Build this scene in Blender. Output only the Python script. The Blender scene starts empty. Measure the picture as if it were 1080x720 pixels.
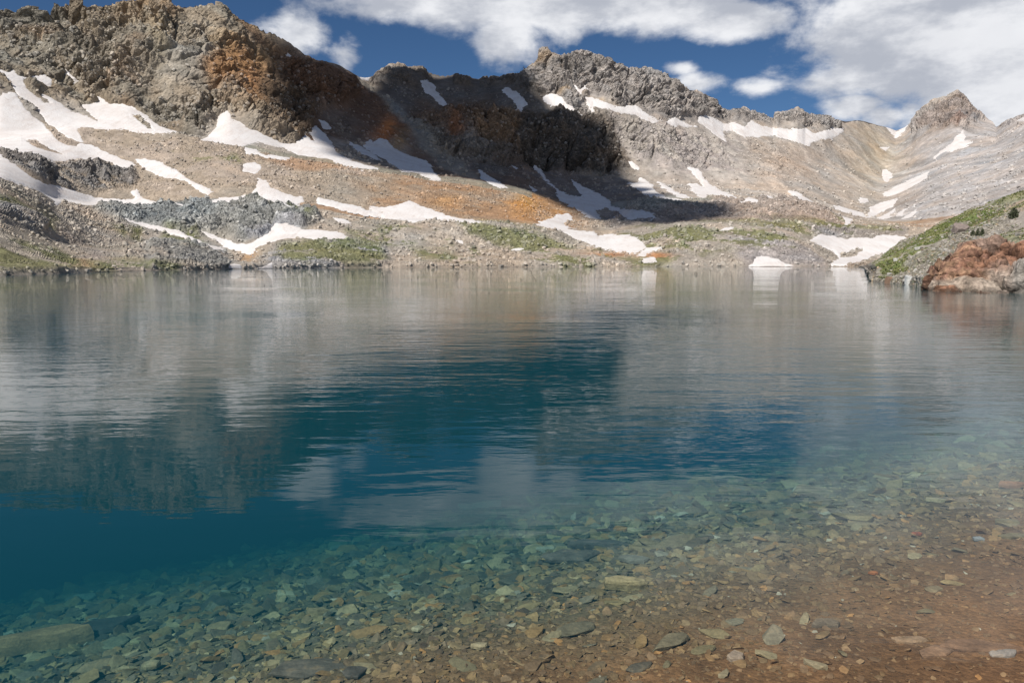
import bpy, bmesh, math, random
import numpy as np
from mathutils import Vector

random.seed(7)
RNG = np.random.default_rng(11)
SC = bpy.context.scene
COL = SC.collection

# ------------------------------------------------------------------ camera
F = 800.0; CX, CY = 540.0, 360.0; HOR = 277.0; CAMZ = 1.7
PITCH = math.atan((CY - HOR) / F)
CP, SP = math.cos(PITCH), math.sin(PITCH)
cam_d = bpy.data.cameras.new("camera"); cam = bpy.data.objects.new("camera", cam_d); COL.objects.link(cam)
cam.location = (0, 0, CAMZ); cam.rotation_euler = (math.pi / 2 - PITCH, 0, 0)
cam_d.sensor_width = 36; cam_d.lens = 36 * F / 1080; cam_d.clip_start = 0.05; cam_d.clip_end = 20000
SC.camera = cam

def ray(x, y):
    xn = (np.asarray(x, float) - CX) / F; yn = (CY - np.asarray(y, float)) / F
    return xn, CP + yn * SP, -SP + yn * CP
def at(x, y, Y):                       # picture point at forward distance Y -> world
    dx, dy, dz = ray(x, y)
    return dx / dy * Y, Y, CAMZ + dz / dy * Y
def project(P):
    X, Y, Z = P[..., 0], P[..., 1], P[..., 2] - CAMZ
    dep = CP * Y - SP * Z; up = SP * Y + CP * Z
    return CX + F * X / dep, CY - F * up / dep

# ------------------------------------------------------------------ noise
TAB = RNG.random((64, 64, 64)).astype(np.float32)
def vn(P, sc, seed=0):
    Q = P * np.asarray(sc, dtype=np.float64) + np.array([seed * 7.31, seed * 3.17 + 5, seed * 11.7 + 9])
    I = np.floor(Q).astype(np.int64); f = (Q - I).astype(np.float32); f = f * f * f * (f * (f * 6 - 15) + 10)
    I &= 63; J = (I + 1) & 63
    x0, y0, z0 = I[..., 0], I[..., 1], I[..., 2]; x1, y1, z1 = J[..., 0], J[..., 1], J[..., 2]
    fx, fy, fz = f[..., 0], f[..., 1], f[..., 2]
    a = TAB[x0, y0, z0] * (1 - fx) + TAB[x1, y0, z0] * fx
    b = TAB[x0, y1, z0] * (1 - fx) + TAB[x1, y1, z0] * fx
    c = TAB[x0, y0, z1] * (1 - fx) + TAB[x1, y0, z1] * fx
    d = TAB[x0, y1, z1] * (1 - fx) + TAB[x1, y1, z1] * fx
    return (a * (1 - fy) + b * fy) * (1 - fz) + (c * (1 - fy) + d * fy) * fz
def fbm(P, sc, octv=4, gain=0.5, seed=0, ridged=False):
    s = 0; a = 1.0; t = 0; sc = np.asarray(sc, float)
    R = np.array([[0.8, 0.6, 0], [-0.6, 0.8, 0], [0, 0, 1.0]]) @ np.array([[1, 0, 0], [0, 0.92, 0.39], [0, -0.39, 0.92]])
    Q = P * sc
    for o in range(octv):
        v = vn(Q, 1.0, seed + o * 3)
        if ridged: v = 1 - np.abs(2 * v - 1)
        s = s + a * v; t += a; a *= gain; Q = (Q @ R) * 2.03
    return s / t
def worley(P, sc, seed=0):
    Q = P * np.asarray(sc, float) + seed * 5.3
    I = np.floor(Q).astype(np.int64); f = (Q - I).astype(np.float32)
    d1 = np.full(P.shape[:-1], 9.0, np.float32); d2 = d1.copy(); idv = np.zeros_like(d1)
    for i in (-1, 0, 1):
        for j in (-1, 0, 1):
            for k in (-1, 0, 1):
                a, b, c = (I[..., 0] + i) & 63, (I[..., 1] + j) & 63, (I[..., 2] + k) & 63
                r1 = TAB[a, b, c]; r2 = TAB[b, c, a]; r3 = TAB[c, a, b]
                d = (i + r1 - f[..., 0]) ** 2 + (j + r2 - f[..., 1]) ** 2 + (k + r3 - f[..., 2]) ** 2
                m = d < d1
                d2 = np.where(m, d1, np.minimum(d2, d)); idv = np.where(m, r1 * .5 + r2 * .5, idv); d1 = np.where(m, d, d1)
    return np.sqrt(d1), np.sqrt(d2), idv
def sstep(a, b, x):
    t = np.clip((x - a) / (b - a), 0, 1); return t * t * (3 - 2 * t)
def sdf(poly, X, Y):                   # positive inside
    P = np.array(poly, float); d = np.full(X.shape, 1e9); ins = np.zeros(X.shape, bool)
    n = len(P)
    for i in range(n):
        ax, ay = P[i]; bx, by = P[(i + 1) % n]
        ex, ey = bx - ax, by - ay; L = ex * ex + ey * ey + 1e-9
        t = np.clip(((X - ax) * ex + (Y - ay) * ey) / L, 0, 1)
        d = np.minimum(d, (X - ax - t * ex) ** 2 + (Y - ay - t * ey) ** 2)
        if ey != 0:
            c = ((ay > Y) != (by > Y)) & (X < ex * (Y - ay) / ey + ax); ins ^= c
    d = np.sqrt(d); return np.where(ins, d, -d)
def smooth1(A, w, axis):
    if w < 2: return A
    k = np.hanning(w + 2)[1:-1]; k /= k.sum(); p = w // 2
    pad = [(0, 0)] * A.ndim; pad[axis] = (p, w - 1 - p)
    B = np.pad(A, pad, mode='edge')
    return np.apply_along_axis(lambda v: np.convolve(v, k, 'valid'), axis, B)

# ------------------------------------------------------------------ object helpers
def tag(o, label=None, cat=None, group=None, kind=None):
    if label: o["label"] = label
    if cat: o["category"] = cat
    if group: o["group"] = group
    if kind: o["kind"] = kind
    return o
def mesh_np(name, V, Fc, mat, col=None, smooth=False, attrs=None):
    me = bpy.data.meshes.new(name)
    V = np.ascontiguousarray(V, np.float32).reshape(-1, 3); Fc = np.ascontiguousarray(Fc, np.int32); k = Fc.shape[1]
    me.vertices.add(len(V)); me.vertices.foreach_set("co", V.ravel())
    me.loops.add(Fc.size); me.loops.foreach_set("vertex_index", Fc.ravel())
    me.polygons.add(len(Fc)); me.polygons.foreach_set("loop_start", np.arange(0, Fc.size, k, dtype=np.int32))
    me.polygons.foreach_set("use_smooth", np.full(len(Fc), smooth))
    me.update(calc_edges=True)
    if col is not None:
        a = me.attributes.new("albedo", 'FLOAT_COLOR', 'POINT')
        c4 = np.ones((len(V), 4), np.float32); c4[:, :3] = np.asarray(col).reshape(-1, 3); a.data.foreach_set("color", c4.ravel())
    for n_, v_ in (attrs or {}).items():
        a = me.attributes.new(n_, 'FLOAT', 'POINT'); a.data.foreach_set("value", np.ascontiguousarray(v_, np.float32).ravel())
    me.materials.append(mat)
    o = bpy.data.objects.new(name, me); COL.objects.link(o)
    return o
def grid_faces(nr, nc, keep=None):
    i = np.arange(nr * nc).reshape(nr, nc)
    f = np.stack([i[:-1, :-1], i[:-1, 1:], i[1:, 1:], i[1:, :-1]], -1).reshape(-1, 4)
    return f if keep is None else f[keep.reshape(-1)]
def compact(V, Fc, *arrs):
    u, inv = np.unique(Fc, return_inverse=True)
    return [V.reshape(-1, 3)[u], inv.reshape(Fc.shape)] + [a.reshape(len(V.reshape(-1, 3)), -1)[u] for a in arrs]

# ------------------------------------------------------------------ node helpers
class NT:
    def __init__(s, name, world=False):
        if world:
            s.m = bpy.data.worlds.new(name)
        else: s.m = bpy.data.materials.new(name)
        s.m.use_nodes = True; s.t = s.m.node_tree; s.t.nodes.clear()
    def n(s, typ, **kw):
        nd = s.t.nodes.new(typ)
        for k, v in kw.items():
            if k.startswith('_'): nd.inputs[k[1:].replace('_', ' ')].default_value = v
            else: setattr(nd, k, v)
        return nd
    def l(s, a, b): s.t.links.new(a, b)
    def math(s, op, a, b=None, c=None, clamp=False):
        nd = s.t.nodes.new('ShaderNodeMath'); nd.operation = op; nd.use_clamp = clamp
        for i, v in enumerate((a, b, c)):
            if v is None: continue
            if isinstance(v, (int, float)): nd.inputs[i].default_value = v
            else: s.l(v, nd.inputs[i])
        return nd.outputs[0]
    def mix(s, fac, a, b, typ='MIX'):
        nd = s.t.nodes.new('ShaderNodeMix'); nd.data_type = 'RGBA'; nd.blend_type = typ
        for i, v in ((0, fac), (6, a), (7, b)):
            if isinstance(v, (int, float)): nd.inputs[i].default_value = v
            elif isinstance(v, tuple): nd.inputs[i].default_value = (*v, 1)[:4]
            else: s.l(v, nd.inputs[i])
        return nd.outputs[2]
    def mapr(s, v, a, b, c, d, smooth=False):
        nd = s.t.nodes.new('ShaderNodeMapRange'); nd.interpolation_type = 'SMOOTHSTEP' if smooth else 'LINEAR'
        s.l(v, nd.inputs[0])
        for i, q in enumerate((a, b, c, d)): nd.inputs[i + 1].default_value = q
        return nd.outputs[0]
    def noise(s, vec, scale, detail=4, rough=.55, dist=0):
        nd = s.t.nodes.new('ShaderNodeTexNoise'); nd.inputs['Scale'].default_value = scale
        nd.inputs['Detail'].default_value = detail; nd.inputs['Roughness'].default_value = rough; nd.inputs['Distortion'].default_value = dist
        if vec is not None: s.l(vec, nd.inputs['Vector'])
        return nd
    def mapping(s, vec, scale=(1, 1, 1), rot=(0, 0, 0), loc=(0, 0, 0)):
        nd = s.t.nodes.new('ShaderNodeMapping'); s.l(vec, nd.inputs[0])
        nd.inputs['Scale'].default_value = scale; nd.inputs['Rotation'].default_value = rot; nd.inputs['Location'].default_value = loc
        return nd.outputs[0]
    def out(s, surf=None, vol=None):
        o = s.t.nodes.new('ShaderNodeOutputMaterial')
        if surf: s.l(surf, o.inputs['Surface'])
        if vol: s.l(vol, o.inputs['Volume'])

def ground_mat(name, s_fine, s_speck, bump, contrast=.5, speck=.35):
    T = NT(name); tc = T.n('ShaderNodeTexCoord').outputs['Object']
    at_ = T.n('ShaderNodeAttribute', attribute_name="albedo").outputs['Color']
    n1 = T.noise(tc, s_fine, 5, .65); n2 = T.noise(tc, s_fine * .22, 3, .6)
    v = T.n('ShaderNodeTexVoronoi', _Scale=s_speck); T.l(tc, v.inputs['Vector'])
    sep = T.n('ShaderNodeSeparateColor'); T.l(v.outputs['Color'], sep.inputs[0])
    rk = T.mapr(T.n('ShaderNodeAttribute', attribute_name="rock").outputs['Fac'], 0, 1, .28, 1.0)
    k1 = T.math('ADD', 1.0, T.math('MULTIPLY', T.mapr(n1.outputs[0], .3, .7, -contrast, contrast), rk))
    k2 = T.mapr(n2.outputs[0], .3, .7, .85, 1.15)
    k3 = T.math('ADD', 1.0, T.math('MULTIPLY', T.mapr(sep.outputs[0], 0, 1, -speck, speck), rk))
    k = T.math('MULTIPLY', T.math('MULTIPLY', k1, k2), k3)
    vm = T.n('ShaderNodeVectorMath', operation='SCALE'); T.l(at_, vm.inputs[0]); T.l(k, vm.inputs['Scale'])
    bs = T.n('ShaderNodeBsdfPrincipled', _Roughness=.95); bs.inputs['Specular IOR Level'].default_value = .15
    T.l(vm.outputs[0], bs.inputs['Base Color'])
    h = T.math('ADD', T.math('MULTIPLY', n1.outputs[0], 1.0), T.math('MULTIPLY', v.outputs['Distance'], -.5))
    b = T.n('ShaderNodeBump', _Strength=.8, _Distance=bump); T.l(rk, b.inputs['Strength']); T.l(h, b.inputs['Height']); T.l(b.outputs[0], bs.inputs['Normal'])
    T.out(bs.outputs[0]); return T.m

M_mount = ground_mat("weathered_rock_and_scree", .35, .55, 1.6, .38, .28)
M_mor = ground_mat("moraine_rubble", .6, 1.0, .9, .32, .34)
M_shore = ground_mat("shore_bedrock", 1.0, 1.5, .6, .38, .34)
M_bank = ground_mat("bank_rock_and_turf", 2.6, 3.2, .22, .4, .36)
M_out = ground_mat("rusty_rock", 3.2, 2.6, .22, .5, .3)

def snow_mat():
    T = NT("old_snow"); tc = T.n('ShaderNodeTexCoord').outputs['Object']
    n1 = T.noise(tc, .06, 4, .6); n2 = T.noise(tc, .8, 3, .6)
    c = T.mix(T.mapr(n1.outputs[0], .4, .75, 0, 1), (.66, .635, .62), (.57, .52, .49))
    n3 = T.noise(T.mapping(tc, (.35, .05, .05)), 1.0, 5, .65)
    c = T.mix(T.mapr(n3.outputs[0], .52, .72, 0, .6), c, (.50, .43, .39))
    n4 = T.noise(tc, .35, 5, .7); c = T.mix(T.mapr(n4.outputs[0], .60, .72, 0, .7), c, (.42, .36, .31))
    bs = T.n('ShaderNodeBsdfPrincipled', _Roughness=.7); T.l(c, bs.inputs['Base Color']); bs.inputs['Specular IOR Level'].default_value = .2
    b = T.n('ShaderNodeBump', _Strength=.5, _Distance=.5); T.l(n2.outputs[0], b.inputs['Height']); T.l(b.outputs[0], bs.inputs['Normal'])
    T.out(bs.outputs[0]); return T.m
M_snow = snow_mat()

# ------------------------------------------------------------------ loft of terrain from feature lines
def loft(feats, x0, x1, step, rows, smooth_w, row_smooth=9):
    xs = np.arange(x0, x1, step); dx, dy, dz = ray(xs, np.full(xs.shape, HOR)); a = dx / dy
    Ys, Zs = [], []
    for k, f in enumerate(feats):
        pa, pY, pz = [], [], []
        for p in f:
            if len(p) == 3:
                X, Y, Z = at(*p); pa.append(X / Y); pY.append(Y); pz.append(Z)
            else:                                   # (x, None, Y, z)
                X, Y, Z = at(p[0], HOR, p[2]); pa.append(X / Y); pY.append(p[2]); pz.append(p[3])
        o = np.argsort(pa); pa = np.array(pa)[o]; pY = np.array(pY)[o]; pz = np.array(pz)[o]
        yy = np.interp(a, pa, pY); tt = np.interp(a, pa, (pz - CAMZ) / pY)
        w = smooth_w[k]
        if w > 1:
            yy = smooth1(yy, w, 0); tt = smooth1(tt, w, 0)
        Ys.append(yy); Zs.append(CAMZ + tt * yy)
    RY, RZ, tr = [], [], []
    for k in range(len(feats) - 1):
        n = rows[k]; t = np.linspace(0, 1, n, endpoint=(k == len(feats) - 2))[:, None]
        RY.append(Ys[k] * (1 - t) + Ys[k + 1] * t); RZ.append(Zs[k] * (1 - t) + Zs[k + 1] * t); tr.append(k + t[:, 0])
    RY = np.concatenate(RY); RZ = np.concatenate(RZ); tr = np.concatenate(tr)
    sm = smooth1(RZ, row_smooth, 0); smY = smooth1(RY, row_smooth, 0)
    return xs, a, RY, RZ, sm, smY, tr

def normals(P):
    du = np.gradient(P, axis=1); dv = np.gradient(P, axis=0)
    n = np.cross(du, dv); n /= np.linalg.norm(n, axis=-1, keepdims=True) + 1e-9
    return n * np.sign(n[..., 2:3] + 1e-6)

ridge = [(-160,20,650),(-60,24,650),(0,16,650),(10,16,655),(20,23,655),(27,30,655),(29,26,655),(31,17,655),(33,15,655),(38,18,656),(44,15,656),(50,18,658),(54,23,660),(60,15,665),(68,11,670),(80,11,672),(88,13,675),(100,8,680),(115,5,685),(130,4,690),(140,1,695),(150,-2,700),(165,-3,705),(176,-1,710),(183,6,715),(195,8,720),(205,7,724),(213,8,730),(222,6,735),(232,5,740),(240,9,745),(248,17,750),(258,23,755),(268,27,760),(275,32,765),(285,35,772),(300,42,785),(312,50,795),(322,58,805),(332,63,815),(345,66,830),(358,69,850),(370,76,900),(380,82,950),(390,82,990),(395,78,1010),(403,72,1030),(409,68,1040),(420,67,1050),(432,70,1055),(445,70,1060),(450,76,1060),(457,79,1065),(465,80,1065),(478,80,1070),(482,78,1070),(492,81,1070),(500,84,1070),(505,85,1070),(510,81,1070),(525,81,1060),(535,80,1050),(548,77,1040),(558,73,1030),(563,68,1020),(568,64,1015),(571,57,1010),(573,50,1010),(577,50,1010),(579,54,1010),(585,58,1012),(589,61,1015),(594,58,1018),(603,56,1020),(610,53,1025),(618,54,1030),(624,58,1030),(630,59,1032),(640,60,1035),(645,63,1040),(650,66,1045),(655,69,1050),(658,70,1050),(661,74,1055),(670,72,1060),(680,71,1070),(690,73,1080),(697,75,1085),(702,79,1090),(706,83,1095),(712,82,1100),(715,88,1100),(722,92,1110),(727,95,1115),(735,95,1120),(742,99,1130),(752,104,1145),(757,110,1150),(763,115,1160),(770,117,1165),(777,114,1170),(785,113,1180),(795,117,1190),(806,121,1200),(816,125,1210),(820,119,1215),(826,119,1220),(832,118,1225),(836,115,1228),(842,113,1230),(847,116,1235),(850,120,1240),(860,121,1250),(872,121,1270),(880,126,1290),(892,128,1320),(905,127,1350),(915,129,1380),(925,132,1410),(934,134,1430),(945,138,1450),(955,134,1450),(963,126,1450),(968,116,1450),(975,110,1450),(985,104,1450),(995,101,1450),(1005,97,1450),(1010,96,1450),(1016,99,1450),(1022,108,1430),(1030,116,1390),(1037,122,1350),(1045,128,1290),(1051,134,1240),(1057,130,1200),(1062,127,1175),(1075,122,1125),(1080,120,1100),(1120,104,980),(1250,60,750)]
Hh = [(-160,60,600),(0,45,610),(50,50,620),(100,50,635),(150,45,645),(200,52,660),(250,70,690),(300,90,730),(350,110,780),(400,118,860),(450,116,930),(500,116,950),(550,112,945),(600,112,935),(640,114,945),(700,132,980),(750,152,1010),(850,168,1060),(900,178,1130),(932,184,1190),(960,178,1130),(1000,165,1050),(1050,158,950),(1080,152,880),(1250,115,560)]
Cc = [(-160,70,540),(0,80,560),(50,95,580),(80,108,590),(100,110,595),(135,112,600),(165,125,600),(190,138,590),(212,142,590),(240,125,600),(265,135,600),(300,150,610),(330,148,630),(360,152,660),(400,156,700),(450,164,770),(500,168,820),(550,176,850),(600,186,865),(650,188,865),(700,192,850),(760,198,840),(800,202,830),(850,209,825),(900,221,850),(925,226,860),(950,220,830),(1000,203,770),(1080,190,660),(1250,180,440)]
Md = [(-160,140,490),(0,140,500),(40,138,520),(75,135,535),(130,137,545),(190,142,540),(212,148,538),(250,156,540),(300,167,545),(350,174,550),(400,183,560),(450,191,565),(500,198,570),(550,206,575),(570,214,580),(600,221,575),(640,224,575),(670,218,590),(690,211,600),(740,213,600),(840,212,610),(865,219,600),(885,232,590),(930,236,620),(960,238,600),(1080,236,470),(1250,230,340)]
Mm = [(-160,150,460),(0,148,470),(40,142,490),(75,133,510),(130,135,520),(190,141,515),(212,147,512),(250,155,512),(300,166,515),(350,173,518),(400,182,524),(450,190,530),(500,197,532),(550,205,530),(570,216,525),(585,226,510),(600,231,505),(640,234,505),(655,228,520),(665,215,540),(690,210,550),(740,212,555),(800,210,560),(840,210,560),(865,217,555),(885,231,545),(930,237,540),(960,239,530),(1080,236,420),(1250,225,300)]
Bd = [(-160,180,290),(0,189,300),(40,203,330),(60,211,370),(100,215,405),(150,215,415),(200,213,415),(250,210,415),(290,212,415),(330,220,415),(400,231,415),(450,232,415),(500,233,415),(560,238,420),(600,242,430),(640,244,430),(680,239,435),(720,234,440),(780,235,445),(850,235,450),(900,236,455),(960,238,455),(1080,240,330),(1250,230,240)]
Bb = [(-160,175,240),(0,190,255),(40,205,290),(60,213,340),(100,217,375),(150,217,388),(200,215,390),(250,211,390),(290,213,390),(330,221,390),(400,232,390),(450,233,390),(500,234,390),(540,239,388),(570,246,385),(600,254,385),(640,258,388),(675,250,392),(720,238,405),(780,236,418),(850,237,425),(880,246,425),(960,247,430),(1080,245,300),(1250,235,220)]
Aa = [(-160,245,125),(0,244,140),(40,250,175),(70,256,220),(100,258,265),(150,256,315),(200,255,325),(240,266,325),(255,272,315),(275,270,315),(295,262,318),(330,256,325),(370,256,330),(400,262,335),(450,262,338),(500,264,342),(570,264,350),(640,268,350),(670,266,352),(720,256,362),(760,254,370),(800,252,370),(835,254,365),(855,264,362),(872,274,362),(900,272,375),(950,270,380),(1080,262,250),(1250,262,200)]
def shore_pts(l, dz, dY=0): return [(x, None, CAMZ * F / (y - HOR) / (CP * CP) * 1.0 + dY, dz) for x, y in l]
shl = [(-160,293),(0,290.2),(60,288.6),(100,287.3),(130,286.2),(200,284.8),(290,283.2),(400,282.3),(550,281.7),(700,281.3),(870,281.3),(1250,281.3)]
S_ = shore_pts(shl, 0.0)
Sd = shore_pts(shl, -3.5, -9)
S2 = shore_pts(shl, 1.1, 2.5)
def off(l, dY, zf):
    o = []
    for p in l:
        X, Y, Z = at(*p); o.append((p[0], None, Y + dY, Z * zf))
    return o
feats = [Sd, S_, S2, Aa, Bb, Bd, Mm, Md, Cc, Hh, ridge, off(ridge, 60, .82), off(ridge, 350, .45)]
rows = [8, 10, 56, 80, 14, 120, 16, 115, 125, 110, 8, 10]
sw = [9, 9, 9, 35, 31, 31, 15, 21, 25, 41, 1, 9, 31]
STEP = .85
xs, aa, RY, RZ, smZ, smY, tr = loft(feats, -150, 1235, STEP, rows, sw, 11)
nr, nc = RY.shape
# keep the ridge line crisp, soften the others
ridge_row = sum(rows[:10])
wr = np.clip((ridge_row - np.arange(nr)) / 14.0, 0, 1)[:, None]; wr[ridge_row + 1:] = 0
wr[: rows[0] + rows[1]] = 0
RZ = RZ * (1 - wr) + smZ * wr; RY = RY * (1 - wr) + smY * wr
rj = np.stack([xs * .35, xs * 0, xs * 0], -1); rj2 = (vn(rj, 1.0, 3) - .5) * 3.2 + (vn(rj * 2.3, 1.0, 5) - .5) * 2.2
rj2 *= np.interp(xs, [-150, 300, 340, 380, 395, 860, 880, 955, 962, 1030, 1040, 1235], [1, 1, .4, .2, .8, 1, .3, .3, .8, .8, .3, .3])
RZ = RZ + rj2[None] * np.exp(-np.abs(np.arange(nr) - ridge_row) / 4.0)[:, None]
B = np.stack([aa[None, :] * RY, RY, RZ], -1)
px, py = project(B)
N0 = normals(B)
trg = np.repeat(tr[:, None], nc, 1)
def R_(k0, k1, soft=.15): return sstep(k0 - soft, k0 + soft, trg) * (1 - sstep(k1 - soft, k1 + soft, trg))

nzw = fbm(B, .02, 3, seed=3) - .5; nzx = fbm(B, .05, 3, seed=4) - .5
wx, wy = px + nzw * 22 + nzx * 10, py + nzx * 12 - nzw * 14
def zone(poly, soft=6, warp=1.0):
    poly = [(-160, y) if x == 0 else (x, y) for x, y in poly]; P = np.array(poly); m = np.zeros(px.shape)
    X = px + (wx - px) * warp; Y = py + (wy - py) * warp
    sel = (X > P[:, 0].min() - 2 * soft) & (X < P[:, 0].max() + 2 * soft) & (Y > P[:, 1].min() - 2 * soft) & (Y < P[:, 1].max() + 2 * soft)
    m[sel] = sstep(-soft * 1.3, soft * 1.3, sdf(poly, X[sel], Y[sel])); return m
def blob(x, y, rx, ry, p=1.0):
    return np.exp(-(((wx - x) / rx) ** 2 + ((wy - y) / ry) ** 2) * p)
def vis(k0, k1): return (trg >= k0) & (trg <= k1)

# ---- rockiness (0 scree .. 1 crag)
rock = np.zeros(px.shape)
def addrock(poly, v=1, soft=5, k=(0, 12)):
    global rock
    rock = np.maximum(rock, zone(poly, soft) * v * vis(*k))
mt = (7.6, 11)
addrock([(-170,-60),(250,-60),(290,40),(345,70),(380,100),(330,120),(325,150),(300,150),(262,130),(240,115),(212,146),(190,138),(160,122),(140,112),(106,105),(85,112),(50,95),(0,74),(-170,60)], 1, 5, mt)
addrock([(290,40),(370,76),(430,125),(440,150),(405,145),(370,110),(330,70)], .35, 8, mt)
addrock([(395,78),(410,66),(450,68),(460,84),(430,82),(400,88)], .7, 4, mt)
addrock([(480,76),(530,78),(565,66),(590,100),(540,90),(480,86)], .7, 3, mt)
addrock([(430,128),(500,112),(560,118),(610,112),(645,125),(660,180),(600,185),(540,172),(480,160),(440,145)], 1, 5, mt)
addrock([(556,60),(575,40),(650,52),(720,85),(770,110),(800,112),(880,118),(888,134),(850,134),(800,128),(740,120),(700,120),(670,110),(640,106),(618,100),(605,118),(590,98),(556,82)], 1, 3, mt)
addrock([(640,118),(690,128),(760,150),(770,172),(735,180),(700,178),(668,160),(650,140)], .55, 6, mt)
addrock([(780,150),(830,160),(860,185),(820,190),(790,175)], .25, 8, mt)
addrock([(962,128),(975,108),(1010,94),(1024,106),(1036,124),(1020,134),(990,132),(965,140)], .95, 3, mt)
addrock([(1052,128),(1080,118),(1080,124),(1056,134)], .5, 2, mt)
addrock([(0,160),(20,164),(60,172),(100,172),(140,178),(146,190),(140,202),(100,196),(70,198),(40,186),(10,174)], 1, 3, (5, 7))
addrock([(100,216),(200,213),(270,208),(330,214),(338,225),(318,240),(290,243),(262,256),(210,246),(190,248),(150,238),(105,226)], 1, 3, (3, 5.4))
addrock([(0,212),(20,214),(45,228),(52,238),(40,244),(10,232),(0,228)], .8, 2, (3, 5))
addrock([(160,252),(200,255),(235,266),(240,284),(160,284)], .9, 3, (1, 4))
addrock([(288,262),(330,254),(400,262),(410,284),(280,284)], .5, 4, (1, 4))
addrock([(0,262),(60,262),(100,280),(100,292),(0,292)], .35, 4, (1, 4))
addrock([(640,209),(700,206),(850,206),(888,232),(840,238),(760,236),(650,236)], .6, 5, (5, 7))
addrock([(130,262),(152,262),(152,275),(132,276)], .9, 2, (1, 4))
addrock([(500,262),(600,258),(700,262),(870,255),(880,284),(500,284)], .3, 6, (1, 4))
addrock([(400,238),(520,236),(640,262),(560,262),(430,256)], .4, 6, (1, 5))
lmz = (px < 300) & (trg > 7.6)
rock = np.where(lmz, rock * (.45 + .55 * sstep(.40, .56, fbm(B, (.012, .012, .02), 4, .6, seed=18))), rock)
rock = np.where((px < 160) & (trg > 4.9) & (trg < 7), rock * sstep(.36, .5, fbm(B, .05, 3, seed=19)), rock)
rock = np.clip(rock + .12 * sstep(.55, .75, fbm(B, .02, 3, seed=8)) * (trg < 7), 0, 1)

# ---- displacement
mtm = (trg > 7.2)
brk = fbm(B, (.02, .02, .03), 4, .6, seed=27)
rock = np.where(mtm, np.clip(rock * (1.0 + (brk - .5) * 1.8), 0, 1), rock * sstep(.36, .52, brk + .06))
sc = np.clip(RY / 700.0, .25, 1.6)[..., None][..., 0]
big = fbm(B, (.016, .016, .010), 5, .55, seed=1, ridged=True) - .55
gul = fbm(B, (.05, .02, .012), 4, .55, seed=5, ridged=True) - .5
fin = fbm(B, .09, 4, .6, seed=2) - .5
w1, w2, wid = worley(B + (nzw * 20)[..., None], (.10, .10, .07), 3)
w3, w4, wid2 = worley(B, .28, 9)
crag = (w2 - w1)
edge = np.clip(np.abs(np.arange(nr) - ridge_row) / 22.0, .12, 1)[:, None]
near = (trg < 5.3)
nf = np.where(near, .25, np.where(trg < 7, .38, 1))
dia = fbm(B @ np.array([[.8, 0, .6], [0, 1, 0], [-.6, 0, .8]]), (.02, .03, .11), 4, .6, seed=15, ridged=True) - .5
hf = fbm(B, .22, 4, .65, seed=16, ridged=True) - .5
disp = rock * ((big * 26 + gul * 12 + dia * 7) * edge * nf + (np.minimum(crag, .5) * 2.4 + wid * 2.0 - 1.8) * np.clip(nf * 2, 0, 1) * np.clip(edge * 1.6, .3, 1) + (fin * 6 + hf * 4) * np.clip(nf * 1.6, 0, 1) + np.minimum(w4 - w3, .4) * 1.6)
nlow = sum(rows[:7]) + 4
l1, l2, lid = worley(B[:nlow], .62, 19)
lump = np.zeros(px.shape); lump[:nlow] = (l2 - l1) * .5 * (.4 + lid) ; lidf = np.full(px.shape, .5); lidf[:nlow] = lid
lumpm = sstep(.42, .62, fbm(B, .03, 3, seed=17) + .25 * rock)
def saw(t, k=.78):
    f = t - np.floor(t); return np.where(f < k, f / k, (1 - f) / (1 - k))
tq = B[..., 2] + .42 * B[..., 0] + (fbm(B, .012, 3, seed=23) - .5) * 60
str1 = saw(tq / 15.0) - .5; str2 = saw((tq + (fbm(B, .05, 2, seed=24) - .5) * 8) / 5.2) - .5
disp += rock * (str1 * 3.6 * np.clip(nf * 1.3, .15, 1) * np.clip(edge * 2, .4, 1) + str2 * 1.5 * np.clip(nf * 2, .4, 1))
RM = np.array([[.9, 0, .43], [0, 1, 0], [-.43, 0, .9]])
for sc_, am, sd_ in (((.030, .02, .007), 7.0, 28), ((.07, .04, .015), 3.2, 29), ((.012, .02, .05), 3.0, 30)):
    cn = np.abs(2 * fbm(B @ RM, sc_, 3, .5, seed=sd_) - 1); disp -= rock * am * (1 - sstep(0, .10, cn)) * np.clip(nf * 1.2, .2, 1) * np.clip(edge * 1.5, .3, 1)
disp += np.minimum(lump, .7) * 1.7 * (.3 + lumpm)
smoothamp = (1 - rock)
flow = fbm(B, (.06, .008, .012), 4, .55, seed=12) - .5
disp += smoothamp * (flow * 2.2 * (trg > 7) + fin * 1.6 + (fbm(B, .02, 3, seed=6) - .5) * 5 * np.where(trg > 7, 1, .6) + (w4 < 9) * (.35 - w3) * 1.1 * sstep(.5, .8, wid2) * (trg < 8))
disp *= sstep(1.05, 1.7, trg) * .9 + .1
disp *= np.clip(np.where(near, RY / 330., 1), .3, 1)

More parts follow.
